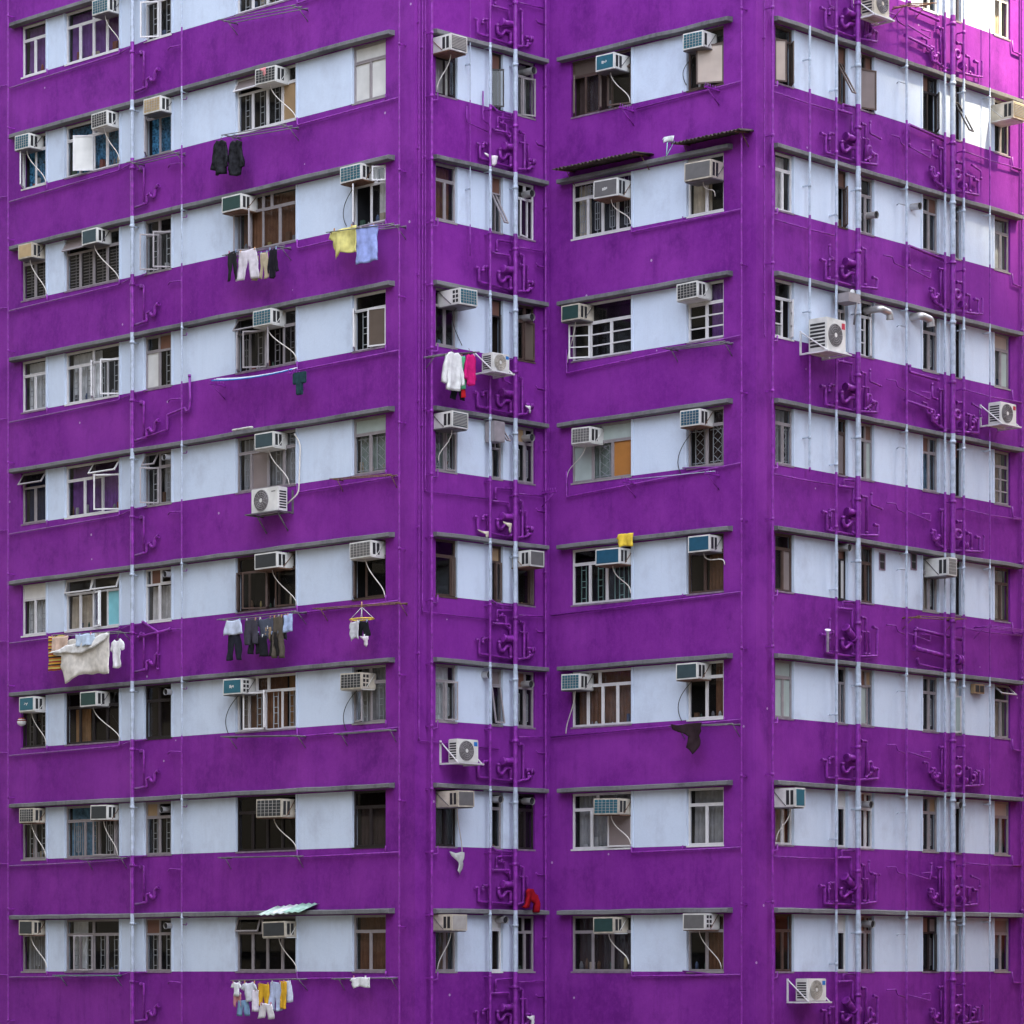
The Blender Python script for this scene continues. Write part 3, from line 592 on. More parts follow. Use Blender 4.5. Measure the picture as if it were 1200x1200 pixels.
b491=vpipe('B',491,.016,'longest of the slim purple waste pipes hugging the outer left corner',y1=868,off=.06,allp=True,n=6)
b495=vpipe('B',495,.016,'slim purple waste pipe at left corner ending beside sixth row',y1=717,off=.06,allp=True,n=6)
b498=vpipe('B',498.5,.016,'shortest slim purple waste pipe at left corner',y1=576,off=.06,allp=True,n=6)
b551=vpipe('B',551,.014,'very thin pipe on upper second wall, right of first windows',y1=300,off=.16,n=6)
b574=vpipe('B',574.5,.036,'medium pipe left of the slim windows on second wall')
b604=vpipe('B',604,.062,'thickest drain pipe on second wall, covered in traps and branches')
b640=vpipe('B',639.5,.03,'purple pipe standing in the inner corner of the block',off=.1,allp=True)
c869=vpipe('C',869,.026,'thin purple pipe on third wall near the right outer corner',allp=True)
d896=vpipe('D',896,.018,'short purple waste pipe left of the rightmost wall windows',y1=395,off=.06,allp=True,n=6)
d905=vpipe('D',905.5,.032,'purple pipe on rightmost wall left of its first windows',allp=True)
d949=vpipe('D',949,.032,'pipe crossing the upper pale bands right of first windows, rightmost wall',y1=552)
d980=vpipe('D',980,.036,'pipe left of the second slim windows on rightmost wall')
d1005=vpipe('D',1005.5,.068,'thick drain pipe between second and third windows, rightmost wall')
d1062=vpipe('D',1062.5,.032,'lone pipe with small side arms mid rightmost wall')
d1107=vpipe('D',1107.5,.032,'thinner pipe just left of the far right thick drain pipe')
d1116=vpipe('D',1116.5,.072,'thick drain pipe at far right of rightmost wall')
d1129=vpipe('D',1129.5,.036,'pipe just right of the far right thick drain pipe')
d1160=vpipe('D',1160,.022,'thin pipe left of the last window column, rightmost wall')
d1197=vpipe('D',1197.5,.034,'purple pipe at the extreme right edge of rightmost wall',allp=True,off=.06)
for o in (a10,a155,a213,a468,b507,b491,b495,b498,b551,b574,b604,b640,c869,d896,d905,d949,d980,d1005,d1062,d1107,d1116,d1129,d1160,d1197): del o['_k']
def J(s=.006): return R.uniform(-s,s)
# leftmost wall
for r in range(0,9):
    k='A'; X=155
    j=J(.01)
    branch(a155,k,'branch_pipe',[([P(k,r,X,.93+j),P(k,r,X+17,.915+j),P(k,r,X+17,.845+j),P(k,r,X+22,.84+j)],.03),([P(k,r,X+10.5,.605+j),P(k,r,X+13.5,.60+j),P(k,r,X+13.5,.925+j)],.022),([P(k,r,X+10,.603+j,.0),P(k,r,X+10.5,.603+j,.13)],.03)])
    branch(a155,k,'trap',[([P(k,r,X+21,.845+j),P(k,r,X+23,.875+j),P(k,r,X+26,.875+j),P(k,r,X+27,.80+j),P(k,r,X+31,.785+j)],.036)])
    if r==3: branch(a155,k,'branch_pipe',[([P(k,r,X+6,.93),P(k,r,X+41,.885),P(k,r,X+41,.76),P(k,r,X+62,.725),P(k,r,X+63,.76),P(k,r,X+67,.75),P(k,r,X+68,.66),P(k,r,X+67,.45)],.026)])
    if r==5: branch(a155,k,'branch_pipe',[([P(k,r,X+7,.63),P(k,r,X+45,.59)],.032),([P(k,r,X+30,.93),P(k,r,X+30,.60),P(k,r,X+12,.5)],.026)])
    v=R.choice([.60,.64,.66])
    branch(a213,k,'branch_pipe',[([P(k,r,197,v+.01),P(k,r,199,v-.01),P(k,r,213,v)],.015),([P(k,r,213,.105),P(k,r,219,.112),P(k,r,219,.09)],.010)],PPIPE)
    dr=J(.012)
    branch(a10,k,'condensate_pipe',[([P(k,r,140,.51,.06),P(k,r,139.5,.555+dr,.06),P(k,r,10,.575+dr*2,.06)],.021),([P(k,r,55,.50,.06),P(k,r,55,.572+dr*1.6,.06)],.017),([P(k,r,9.5,.54,.05),P(k,r,-6,.53,.05)],.015)])
    b0=R.choice([.56,.565,.575])
    branch(a468,k,'condensate_pipe',[([P(k,r,348,.505,.06),P(k,r,348.5,b0+.005,.06),P(k,r,468,b0-.01,.06)],.02),([P(k,r,452,.50,.06),P(k,r,452,b0-.008,.06)],.017)])
    branch(a155,k,'condensate_pipe',[([P(k,r,139,.555+dr,.05),P(k,r,152,.525+dr,.05),P(k,r,172,.51,.05)],.016)])
# second wall
for r in range(0,9):
    k='B'; X=604; j=J(.008); jx=R.uniform(-1.6,1.6); q=lambda dx,v,off=.085: P(k,r,X+dx+(jx if abs(dx)>6 else 0),v+j,off)
    branch(b604,k,'branch_pipe',[([q(-47,.835),q(-43,.835),q(-43,.947),q(0,.967)],.028),([q(1,.966),q(9.5,.95),q(9.5,.66),q(4.5,.655)],.027),([q(9,.95),q(15.7,.94),q(15.7,.885)],.024)])
    ex=[([q(-36,.82),q(-31,.818),q(-31,.955)],.022)]
    if r%3: ex.append(([q(5,.74),q(14,.735),q(14,.95)],.02))
    if r%2: ex+= [([q(-20,.62),q(-12,.62),q(-12,.70),q(-6,.72)],.02),([q(-24,.53),q(-16,.53),q(-16,.62)],.018)]
    branch(b604,k,'branch_pipe',ex)
    branch(b604,k,'trap',[([q(-19.5,.825),q(-19.5,.89),q(-16,.915),q(-13,.89),q(-11,.86),q(-5.5,.86),q(-5.5,.96)],.034)])
    branch(b604,k,'trap',[([q(-15,.805,.13),q(0,.80,.13)],.062),([q(-15.2,.805,.13),q(-13,.805,.13)],.075),([q(-5,.80,.13),q(-3,.80,.13)],.075)])
    if r not in (3,6): branch(b604,k,'vent_loop',[([q(-28,.69),q(-7,.685),q(-5.5,.80)],.024),([q(-22,.675),q(-22,.58),q(-3,.57)],.02)])
    branch(b604,k,'trap',[([q(13,.87),q(17,.86),q(20,.885),q(19,.92),q(15.7,.92)],.036),([q(18,.875,.1),q(22,.875,.13)],.05)])
    if r%2==0 or r==5: branch(b604,k,'branch_pipe',[([q(4,.60),q(35,.59)],.016)])
    branch(b574,k,'branch_pipe',[([P(k,r,566,.82+j),P(k,r,574.5,.81+j)],.026),([P(k,r,566,.82+j),P(k,r,566,.86+j)],.024)]+([([P(k,r,576,.50),P(k,r,584,.53),P(k,r,600,.53)],.02)] if r%2 else []))
    branch(b507,k,'condensate_pipe',[([P(k,r,507,.575),P(k,r,513,.565),P(k,r,513,.505)],.018)])
    branch(b640,k,'branch_pipe',[([P(k,r,628,.70+j,.1),P(k,r,630,.72+j,.1),P(k,r,639,.72+j,.1)],.016),([P(k,r,639,.73+j,.08),P(k,r,630,.725+j,.08)],.011)])
for root,x,y in ((b491,491,867),(b495,495,716),(b498,498.5,575)):
    W=WALLS['B']; branch(root,'B','condensate_pipe',[([W.px(x,y-3,.06),W.px(x+.5,y+1,.06),W.px(584,y+11,.06)],.016)])
branch(b551,'B','condensate_pipe',[([P('B',1,547,.55,.08),P('B',1,547,.68,.08),P('B',1,574,.72,.08)],.014)])
branch(b551,'B','condensate_pipe',[([P('B',1,566,.40,.09),P('B',1,566,.63,.09),P('B',1,574,.66,.09)],.018)])
# third wall
for r in range(1,9):
    k='C'; j=J(.008)
    if r in (5,6): pts=[P(k,r,869,.53,.06),P(k,r,646,.575,.06)]
    elif r in (3,4): pts=[P(k,r,869,.52,.06),P(k,r,664,.60 if r==3 else .615,.06),P(k,r,664,.40,.06)]
    elif r==1: pts=[P(k,r,869,.53,.06),P(k,r,745,.56,.06)]
    else: pts=[P(k,r,869,.53+j,.06),P(k,r,740,.545+j,.06),P(k,r,740,.50,.06)]
    branch(c869,k,'condensate_pipe',[(pts,.02),([P(k,r,R.choice([800,848.5]),.50,.06),P(k,r,R.choice([800,848.5]),.535,.06)],.015)])
# rightmost wall
for r in range(-1,9):
    k='D'; X=1005.5; j=J(.01); jx=R.uniform(-1.8,1.8); q=lambda dx,v,off=.095: P(k,r,X+dx+(jx if abs(dx)>6 else 0),v+j,off)
    branch(d1005,k,'branch_pipe',[([q(-44,.825),q(-38,.825),q(-38,.965),q(0,.972)],.03),([q(0,.965),q(22,.942),q(22.5,.72 if r in (5,8,7) else .86),q(17,.71 if r in (5,8,7) else .86)],.028),([q(3.5,.645),q(9,.645),q(8.5,.945)],.026)])
    ex=[([q(-31,.80),q(-26,.798),q(-26,.962)],.022)]
    if r%2: ex.append(([q(4,.76),q(13,.757),q(13,.945)],.02))
    if r%3: ex+= [([q(-33,.79),q(-33,.96)],.018),([q(-13,.86),q(-6,.86),q(-6,.96)],.022)]
    branch(d1005,k,'branch_pipe',ex)
    branch(d1005,k,'trap',[([q(-19,.83),q(-19,.895),q(-15.5,.915),q(-12,.89),q(-10,.87),q(-3.5,.865),q(-3.5,.965)],.036)])
    if r in (5,7,8): branch(d1005,k,'trap',[([q(-15,.74,.13),q(-4,.83,.13)],.07),([q(-4,.82,.13),q(0,.83,.13)],.085)])
    else: branch(d1005,k,'trap',[([q(-15,.79,.13),q(0,.79,.13)],.065),([q(-4,.79,.13),q(-1,.79,.13)],.085),([q(-15,.79,.13),q(-13,.79,.13)],.08)])
    if r not in (2,6): branch(d1005,k,'vent_loop',[([q(-25,.595),q(-7,.59),q(-7,.73),q(-3,.78)],.027),([q(-18,.60),q(-18,.535),q(-4,.53)],.02)])
    if r in (1,3,4,7): branch(d1005,k,'branch_pipe',[([q(14,.60),q(14,.70),q(27,.72)],.02)])
    if r in (0,2,5): branch(d1005,k,'branch_pipe',[([q(-33,.68),q(-33,.78),q(-25,.79)],.022)])
    if r in (0,1,3,6,8): branch(d1005,k,'trap',[([q(11,.93),q(11,.81),q(15,.81),q(15,.90),q(11,.91)],.032),([q(14,.86),q(18,.87)],.045)])
    branch(d980,k,'branch_pipe',[([P(k,r,972,.80+j),P(k,r,980,.795+j)],.026),([P(k,r,972,.80+j),P(k,r,972,.86+j)],.026)])
    # far right stack
    X=1116.5; a=R.random()
    if r!=5:
        branch(d1116,k,'branch_pipe',[([q(-27,.83),q(-22,.825),q(-21,.93),q(-12.5,.96),q(0,.965)],.03),([q(0,.965),q(30,.94),q(30,.82),q(25,.82)],.03),([q(-17.5,.645),q(-11,.64),q(-10,.96)],.027),([q(20,.94),q(20,.80),q(15,.80)],.027)])
        ex=[([q(-15,.66),q(-14,.66),q(-14,.955)],.02),([q(25,.80),q(21,.80),q(21,.94)] if r%2 else [q(34,.80),q(35,.80),q(35,.93),q(30,.935)],.02)]
        if r%3==0: ex+= [([q(-36,.78),q(-30,.78),q(-30,.86),q(-22,.865)],.022)]
        branch(d1116,k,'branch_pipe',ex)
        branch(d1116,k,'trap',[([q(5+3.2*math.cos(t*PI/6)+.1,.83+.035*math.sin(t*PI/6),.2) for t in range(12)],.035),([q(-26,.84),q(-24,.9),q(-20,.9),q(-17,.86)],.036)])
        if r%2: branch(d1116,k,'branch_pipe',[([q(-24,.60),q(-24,.72),q(-18,.73)],.022),([q(22,.70),q(33,.73),q(33,.80)],.02)])
        if r in (3,6,8): branch(d1116,k,'branch_pipe',[([q(24,.82),q(24,.90),q(20,.91)],.03),([q(26,.84),q(22,.87)],.04)])
        branch(d1116,k,'trap',[([q(9,.90,.13),q(14,.91,.13)],.06),([q(4,.72,.1),q(12,.71,.1),q(12,.80,.16)],.03)])
    else:
        branch(d1116,k,'branch_pipe',[([q(-46,.84,.13),q(6,.895,.13)],.05),([q(-44,.68),q(10,.72)],.034),([q(-44,.68),q(-44,.84)],.03),([q(-42,.92),q(-40,.97),q(4,1.0)],.026),([q(6,.99),q(12,.98),q(12,.75)],.026)])
        branch(d1116,k,'trap',[([q(4,.895,.13),q(9,.895,.13)],.085)])
    if r>=0:
        j=J(.02); d0=R.choice([0,0,4,-4])
        branch(d1062,k,'branch_pipe',[([P(k,r,1039+d0,.66+j,.1),P(k,r,1050+d0,.655+j,.1),P(k,r,1052+d0,.70+j,.1),P(k,r,1062,.72+j,.1)],.015),([P(k,r,1062,.70+j,.1),P(k,r,1090,.75+j,.1),P(k,r,1090.5,.69+j,.1),P(k,r,1080,.70+j,.1)],.015)])
        branch(d1062,k,'clamp',[([P(k,r,1051,.21,.06),P(k,r,1053,.20,.13),P(k,r,1062,.20,.13)],.011)],LPIPE)
        branch(d1197,k,'condensate_pipe',[([P(k,r,1186,.51,.05),P(k,r,1187,.60,.05),P(k,r,1197,.605,.05)],.022)])
        branch(d905,k,'condensate_pipe',[([P(k,r,906,.56,.1),P(k,r,911,.55,.08),P(k,r,911,.505,.06)],.02)]+([([P(k,r,906,.60,.08),P(k,r,946,.605,.08),P(k,r,980,.60,.08)],.018)] if r in (0,1,2,4,7) else []))
        if r in (1,3,4,5,7): branch(d1129,k,'condensate_pipe',[([P(k,r,1130,.60+j,.08),P(k,r,1160,.61+j,.08),P(k,r,1197,.60+j,.08)],.016)])
        if r in (3,0): branch(d1107,k,'branch_pipe',[([P(k,r,1066,.50,.1),P(k,r,1066,.56,.1),P(k,r,1100,.575,.1)],.028),([P(k,r,1060,.80,.1),P(k,r,1090,.83,.1),P(k,r,1093,.93,.1),P(k,r,1098,.93,.1)],.028)])
        if r in (1,2): branch(d1107,k,'branch_pipe',[([P(k,r,1065,.70,.1),P(k,r,1065,.52,.1),P(k,r,1107,.56,.1)],.03)])
# ------------------------------------------------------------------ washing: garments, racks, awnings
SHAPES={
 'towel':[(-.5,0),(-.2,-.01),(.2,0),(.5,0),(.49,-.5),(.5,-.97),(.1,-1),(-.3,-.98),(-.49,-1),(-.48,-.5)],
 'tshirt':[(-.2,-.0),(-.08,-.06),(.08,-.06),(.2,0),(.42,-.12),(.5,-.36),(.36,-.42),(.26,-.27),(.29,-.97),(0,-1),(-.29,-.96),(-.26,-.27),(-.36,-.43),(-.5,-.37),(-.42,-.12)],
 'jacket':[(-.16,0),(0,-.04),(.16,0),(.34,-.08),(.46,-.5),(.5,-.8),(.36,-.83),(.30,-.45),(.30,-.98),(0,-1),(-.30,-.98),(-.30,-.45),(-.36,-.83),(-.5,-.8),(-.46,-.5),(-.34,-.08)],
 'trousers':[(-.36,0),(.36,0),(.42,-.35),(.5,-1),(.17,-1),(.02,-.30),(-.13,-.97),(-.48,-.98),(-.42,-.35)],
 'shorts':[(-.4,0),(.4,0),(.5,-.95),(.12,-1),(0,-.45),(-.12,-1),(-.5,-.95)],
 'rag':[(-.5,-.02),(-.1,-.06),(.25,0),(.5,-.04),(.46,-.3),(.38,-.42),(.4,-.75),(.22,-1),(.05,-.8),(.08,-.45),(-.15,-.3),(-.42,-.2)],
 'hood':[(-.12,0),(.15,-.03),(.22,-.22),(.42,-.3),(.5,-.62),(.42,-1),(.28,-.98),(.3,-.62),(.1,-.5),(-.02,-.72),(-.35,-.82),(-.5,-.78),(-.3,-.6),(-.2,-.3),(-.25,-.12)],
 'skirt':[(-.3,0),(.3,0),(.42,-.5),(.5,-.96),(.2,-1),(-.1,-.97),(-.5,-1),(-.4,-.5)],
 'flap':[(-.5,-.82),(-.2,-.48),(.1,-.36),(.3,-.18),(.46,0),(.5,-.1),(.4,-.45),(.22,-.78),(0,-1),(-.2,-.88)],
 'drape':[(-.5,-.3),(-.38,-.02),(-.1,-.05),(.3,0),(.5,-.03),(.49,-.5),(.5,-.96),(.3,-.9),(-.02,-.86),(-.28,-1),(-.36,-.6),(-.34,-.38)],
}
PEG=[mat('pink_peg',(.5,.2,.26),.4),mat('blue_peg',(.25,.33,.5),.4),mat('white_peg',(.7,.7,.7),.4),mat('orange_peg',(.5,.28,.14),.4)]
_cl={}
def fabric(col,var=.18,sc=7,name='fabric'):
    key=(col,var,sc)
    if key not in _cl: _cl[key]=cloth(name+'_%d'%len(_cl),col,var,sc); _cl[key].name=name
    return _cl[key]
def striped(name,cols,scale):
    m,nt,b,o=newmat(name); N=nt.nodes.new; K=nt.links.new; tc=N('ShaderNodeTexCoord'); sx=N('ShaderNodeSeparateXYZ'); K(tc.outputs['Object'],sx.inputs[0])
    mu=N('ShaderNodeMath'); mu.operation='MULTIPLY'; mu.inputs[1].default_value=scale; K(sx.outputs['Z'],mu.inputs[0])
    fr=N('ShaderNodeMath'); fr.operation='FRACT'; K(mu.outputs[0],fr.inputs[0]); cr=N('ShaderNodeValToRGB'); cr.color_ramp.interpolation='CONSTANT'
    for i,c in enumerate(cols):
        e=cr.color_ramp.elements[i] if i<2 else cr.color_ramp.elements.new(i/len(cols)); e.position=i/len(cols); e.color=(*c,1)
    K(fr.outputs[0],cr.inputs[0]); K(cr.outputs[0],b.inputs['Base Color']); b.inputs['Roughness'].default_value=.95; return m
def garment(k,x0,x1,y0,y1,kind,m,label,cat,off=.45,fold=.022,group=None,hanger=False,peg=1,yaw=0.0,thick=.014,name=None,tilt=0.0):
    W=WALLS[k]; xm=(x0+x1)/2; u0,u1=W.u(x0,off),W.u(x1,off); w=abs(u1-u0); z1=W.zy(xm,y0,off); z0=W.zy(xm,y1,off); h=z1-z0
    if isinstance(m,tuple): m=fabric(m)
    bm=bmesh.new(); vs=[bm.verts.new((a*w,0,c*h)) for a,c in SHAPES[kind]]; f=bm.faces.new(vs); bm.normal_update()
    bmesh.ops.triangulate(bm,faces=[f])
    for it in range(3):
        es=[e for e in bm.edges if e.calc_length()>.07]
        if not es: break
        bmesh.ops.subdivide_edges(bm,edges=es,cuts=1)
        bmesh.ops.triangulate(bm,faces=[q for q in bm.faces if len(q.verts)>3])
    p1,p2=R.uniform(0,6),R.uniform(0,6); n1=2*PI*R.uniform(1.2,1.9)/max(w,.35)
    for v in bm.verts:
        x,z=v.co.x,v.co.z; dn=min(1,-z/h*.9+.2)
        v.co.y=fold*dn*(math.sin(x*n1+p1+z*1.2)+.45*math.sin(x*n1*2.7+p2-z*5)+.35*math.sin(z*7+x*6+p2)+.2*math.sin(z*17-x*13+p1))
        v.co.x+=.010*math.sin(z*11+p1)+.006*math.sin(z*29+p2); v.co.z+=.010*math.sin(x*14+p2)+tilt*x
    ret=bmesh.ops.solidify(bm,geom=bm.faces[:],thickness=thick)
    bmesh.ops.recalc_face_normals(bm,faces=bm.faces[:])
    me=bpy.data.meshes.new(cat); bm.to_mesh(me); bm.free(); me.materials.append(m)
    for p in me.polygons: p.use_smooth=True
    o=link(name or cat.replace(' ','_').replace('-','_'),me,None,W.at((u0+u1)/2,z1,off),W.rot+yaw); tag(o,label,cat,group)
    if hanger:
        b=MB(); b.tube([(-w*.3,.0,-.06),(0,0,.02),(w*.3,0,-.06)],.012,FR['b'],5); hg=b.build('hanger',o); b=MB(); b.tube([(0,0,.02),(0,0,.08),(.02,.02,.11),(0,.03,.13)],.006,STEEL,5); b.build('hook',hg)
    if peg:
        for s in ((-.3,.3) if w>.3 else (0,)):
            b=MB(); b.box(s*w-.008,s*w+.008,-.02,.02,-.04,.035,R.choice(PEG),ch=.004); b.build('clothes_peg',o)
    return o
def rack(k,x0,x1,y0,label,y1=None,dep=.55,n=3,m=None,r=.012,arms=True,closed=True):
    """hinged drying rack: two arms out of the wall carrying rods along it"""
    W=WALLS[k]; m=m or STEEL; a=W.px(x0,y0,dep); z=a.z; u0,u1=W.u(x0,dep),W.u(x1,dep)
    z2=W.zy(x1,y1,dep) if y1 else z
    root=empty('drying_rack',W.at(u0,z),W.rot); tag(root,label,'drying rack','drying racks under the windows')
    L=u1-u0; dz=z2-z
    for i in range(n):
        yy=-dep+(0 if i==0 else i*(dep-.12)/max(1,n-1))
        b=MB(); b.tube([(-.05,yy,0),(L+.05,yy,dz)],r,m,6); b.build('rod',root)
    if arms:
        for x,zz in ((.08,dz*.05),(L-.08,dz*.95)):
            b=MB(); b.tube([(x,.02,zz-.012),(x,-dep-.02,zz-.012)],r*1.3,m,6); bk=b.build('bracket',root); b=MB(); b.tube([(x,-dep*.6,zz-.02),(x,.02,zz-.28)],r*.8,m,5); b.build('brace',bk)
    return root
def pegrack(k,x,y,label,dep=.5,n=6,m=None):
    W=WALLS[k]; z=W.zy(x,y,.05); root=empty('line_bracket',W.at(W.u(x,.05),z),W.rot); tag(root,label,'bracket','purple clothes line brackets')
    m=m or PPIPE; b=MB(); b.box(-.02,.02,-dep,.05,-.02,.02,m); b.tube([(0,-dep*.85,-.02),(0,.04,-.34)],.014,m,6)
    b.build('arm',root)
    for i in range(n):
        b=MB(); yy=-dep+.03+i*dep/n; b.tube([(0,yy,.02),(0,yy,.09)],.009,m,5); b.build('hook',root)
    return root
WHITE=(.70,.70,.71); BLACK=(.012,.011,.014); g='clothes drying under the windows'
# racks
rack('A',257,345,23,'wire drying rack at the top edge under the uppermost fourth window',y1=6,dep=.5)
rack('A',150,203,190,'short drying rack under the third window, eighth row up, beside thick pipe',y1=177,dep=.45)
rack('A',261,334,158,'wire rack holding two black puffer jackets',y1=146,dep=.5)
rack('A',262,325,299,'rack full of dark trousers under the fourth window, seventh row up',y1=287,dep=.5)
rack('A',384,460,272,'rack with yellow and blue towels near the outer corner',y1=262,dep=.5)
rack('A',388,457,561,'empty rusty rack under the fifth window, fifth row up',y1=556,dep=.3,n=2,m=RUST)
rack('A',368,467,713,'bamboo pole rack holding a round sock hanger',y1=706,dep=.35,n=2,m=RUST)
rack('A',62,140,744,'pole rack carrying the big white sheet',y1=740,dep=.5,n=2)
rack('A',256,345,726,'pole rack crowded with dark clothes, leftmost wall',y1=716,dep=.45,n=2)
rack('A',260,346,863,'empty rod rack under the fourth window, third row up',y1=862,dep=.4,n=3)
rack('A',393,456,860,'empty rod rack under the fifth window, third row up',y1=855,dep=.3,n=2)
rack('A',257,347,1005,'single pale pole rack under the wide dark window, second row up',y1=1003,dep=.3,n=2)
rack('A',63,132,1143,'rack with green slats under the second window, bottom row',y1=1143,dep=.35,n=3,m=mat('green_slat',(.09,.19,.15),.6))
rack('A',272,346,1149,'pole rack of yellow and white clothes under bottom row',y1=1147,dep=.45,n=2)
rack('A',390,457,1147,'pole rack with one white cloth under the bottom row',y1=1146,dep=.3,n=2)
rack('A',95,140,1007,'thin low rack under the second window, second row up',y1=1005,dep=.3,n=2)
rack('B',514,560,416,'wire rack with white and pink jackets, second wall',y1=412,dep=.55,n=4)
rack('C',778,848,408,'rod rack with peg clutter under the second window, sixth row up, third wall',y1=400,dep=.4,n=3)
rack('C',786,857,851,'rod rack with a dark rag, third wall',y1=848,dep=.4,n=2)
rack('D',1076,1131,722,'rusty rod rack in front of the far right thick drain pipe',y1=725,dep=.5,n=2,m=RUST)
rack('D',1160,1215,733,'rod rack at the right edge under the last window, fourth row up',y1=740,dep=.5,n=3,m=PPIPE)
rack('D',1064,1096,5,'dark rod rack at top right above the rightmost wall',y1=3,dep=.5,n=3,m=RUST)
pegrack('A',262,452,'purple hooked bracket at left end of the blue clothes line'); pegrack('A',354,440,'purple hooked bracket at right end of the blue clothes line')
W=WALLS['A']; b=MB()
for i,c in enumerate(((.06,.2,.55),(.6,.62,.66),(.55,.6,.66))):
    p,q=W.px(248+i*3,446-i,.45-.1*i),W.px(342+i*3,433-i,.45-.1*i); b.tube(bez([p,(p+q)/2+Vector((0,0,-.12)),q],10),.016,fabric(c,name='line_cord'),6)
tag(b.build('clothes_line',None,origin=W.px(248,446,.45)),'blue and white clothes line strung below open brown windows, leftmost wall','clothes line')
pegrack('C',741,130,'purple hooked bracket under the first window, top row, third wall'); pegrack('C',841,106,'purple hooked bracket under the beige open window, top row, third wall')
pegrack('C',743,566,'purple hooked bracket under the amber pane, third wall'); pegrack('C',841,557,'purple hooked bracket under the second window, fifth row up, third wall')
pegrack('B',637,578,'purple hooked bracket in the inner corner below fifth row',dep=.45)
W=WALLS['C']; b=MB(); b.tube([W.px(738,562,.4),W.px(838,552,.4)],.008,LPIPE,6)
tag(b.build('clothes_pole',None,origin=W.px(738,562,.4)),'pale bare clothes pole between two purple brackets, third wall','pole')
# puffer jackets
PUFF=cloth('puffer_fabric',(.018,.018,.022),.7,9)
garment('A',250,268.5,165,205,'jacket',PUFF,'left one of two black puffer jackets hanging by brown hangers','jacket',fold=.04,hanger=True,peg=0,thick=.07)
garment('A',268.5,287,165,206,'jacket',PUFF,'right one of two black puffer jackets hanging by brown hangers','jacket',fold=.04,hanger=True,peg=0,thick=.07,off=.40)
# towels at the corner
garment('A',385,419,267,301,'drape',(.62,.56,.20),'pale yellow towel bunched beside a blue towel','towel',fold=.05)
garment('A',418,443,266,308,'towel',(.30,.36,.68),'periwinkle blue towel beside the yellow towel','towel',thick=.04)
# dark bundle seventh row
for a in ((266,279,295,329,'trousers',(.02,.02,.022),'black trousers left of white trousers on crowded rack','trousers'),
          (277,304,293,328,'trousers',(.60,.55,.60),'pale pinkish white trousers between dark clothes','trousers'),
          (296,303,300,329,'towel',(.36,.28,.19),'beige cloth peeping behind pale pinkish trousers','cloth'),
          (304,315,296,327,'shorts',(.40,.33,.23),'khaki shorts beside the pale pinkish trousers','shorts'),
          (314,326,291,326,'jacket',(.014,.012,.018),'black jacket at right end of the trouser rack','jacket')):
    garment('A',*a,off=.5 if a[0]!=296 else .38,group=None)
garment('A',305,312,79,89,'rag',(.65,.26,.27),'small pink cloth lying on an air conditioner, leftmost wall','cloth',off=.5,peg=0)
# big sheet
garment('A',57,77,745,786,'towel',striped('striped_towel',[(.42,.13,.02),(.03,.02,.02),(.55,.30,.03),(.30,.03,.03),(.5,.42,.10)],5.2),'orange, red and black striped towel left of the big sheet','towel',off=.42)
garment('A',61,80,746,764,'towel',(.55,.40,.32),'folded pinkish beige towel above the striped towel','towel',off=.5)
garment('A',62,129,745,798,'drape',(.66,.62,.57),'big creamy white sheet draped over a pole','sheet',fold=.03,off=.46,tilt=.05)
garment('A',58,128,744,766,'flap',(.72,.71,.70),'white sheet fold sweeping across the top of the big cream sheet','sheet',off=.53,peg=0)
garment('A',89,111,743,757,'towel',(.48,.58,.72),'light blue cloth on top of the big sheet','cloth',off=.56)
garment('A',129.5,146,749,783,'tshirt',(.74,.73,.76),'white T-shirt hanging right of the big sheet','t-shirt',hanger=True,peg=0)
# dark clothes
for i,a in enumerate(((261.5,286,727,744,'skirt',(.50,.55,.68),'pale blue cloth at left end of the dark clothes','cloth'),(266,284,742,774,'trousers',(.02,.02,.03),'black leggings below the pale blue cloth','leggings'),
          (286,303,726,756,'shorts',(.05,.045,.06),'charcoal shorts second in the row of dark clothes','shorts'),(301,321,724,752,'drape',(.075,.085,.12),'slate blue shirt in the middle of the dark clothes','shirt'),
          (303,313,745,770,'towel',(.014,.014,.018),'black sock bundle below the slate blue shirt','socks'),(309,319,735,751,'shorts',(.24,.17,.11),'tan shorts half hidden behind slate blue shirt','shorts'),
          (319,333,722,772,'trousers',(.09,.075,.06),'long dark olive trousers right of the slate shirt','trousers'),(291,306,742,767,'trousers',(.016,.015,.02),'black trousers hanging behind charcoal shorts among the dark clothes','trousers'),(316,329,741,769,'trousers',(.02,.018,.018),'black trousers squeezed right of the black sock bundle','trousers'),(324,337,722,752,'drape',(.03,.03,.04),'black shirt bunched before the small light blue towel','shirt'),(333,342.5,720,741,'towel',(.34,.42,.62),'small light blue towel at right end of dark clothes','towel'))):
    garment('A',*a,off=.44-.04*(i%2),fold=.025)
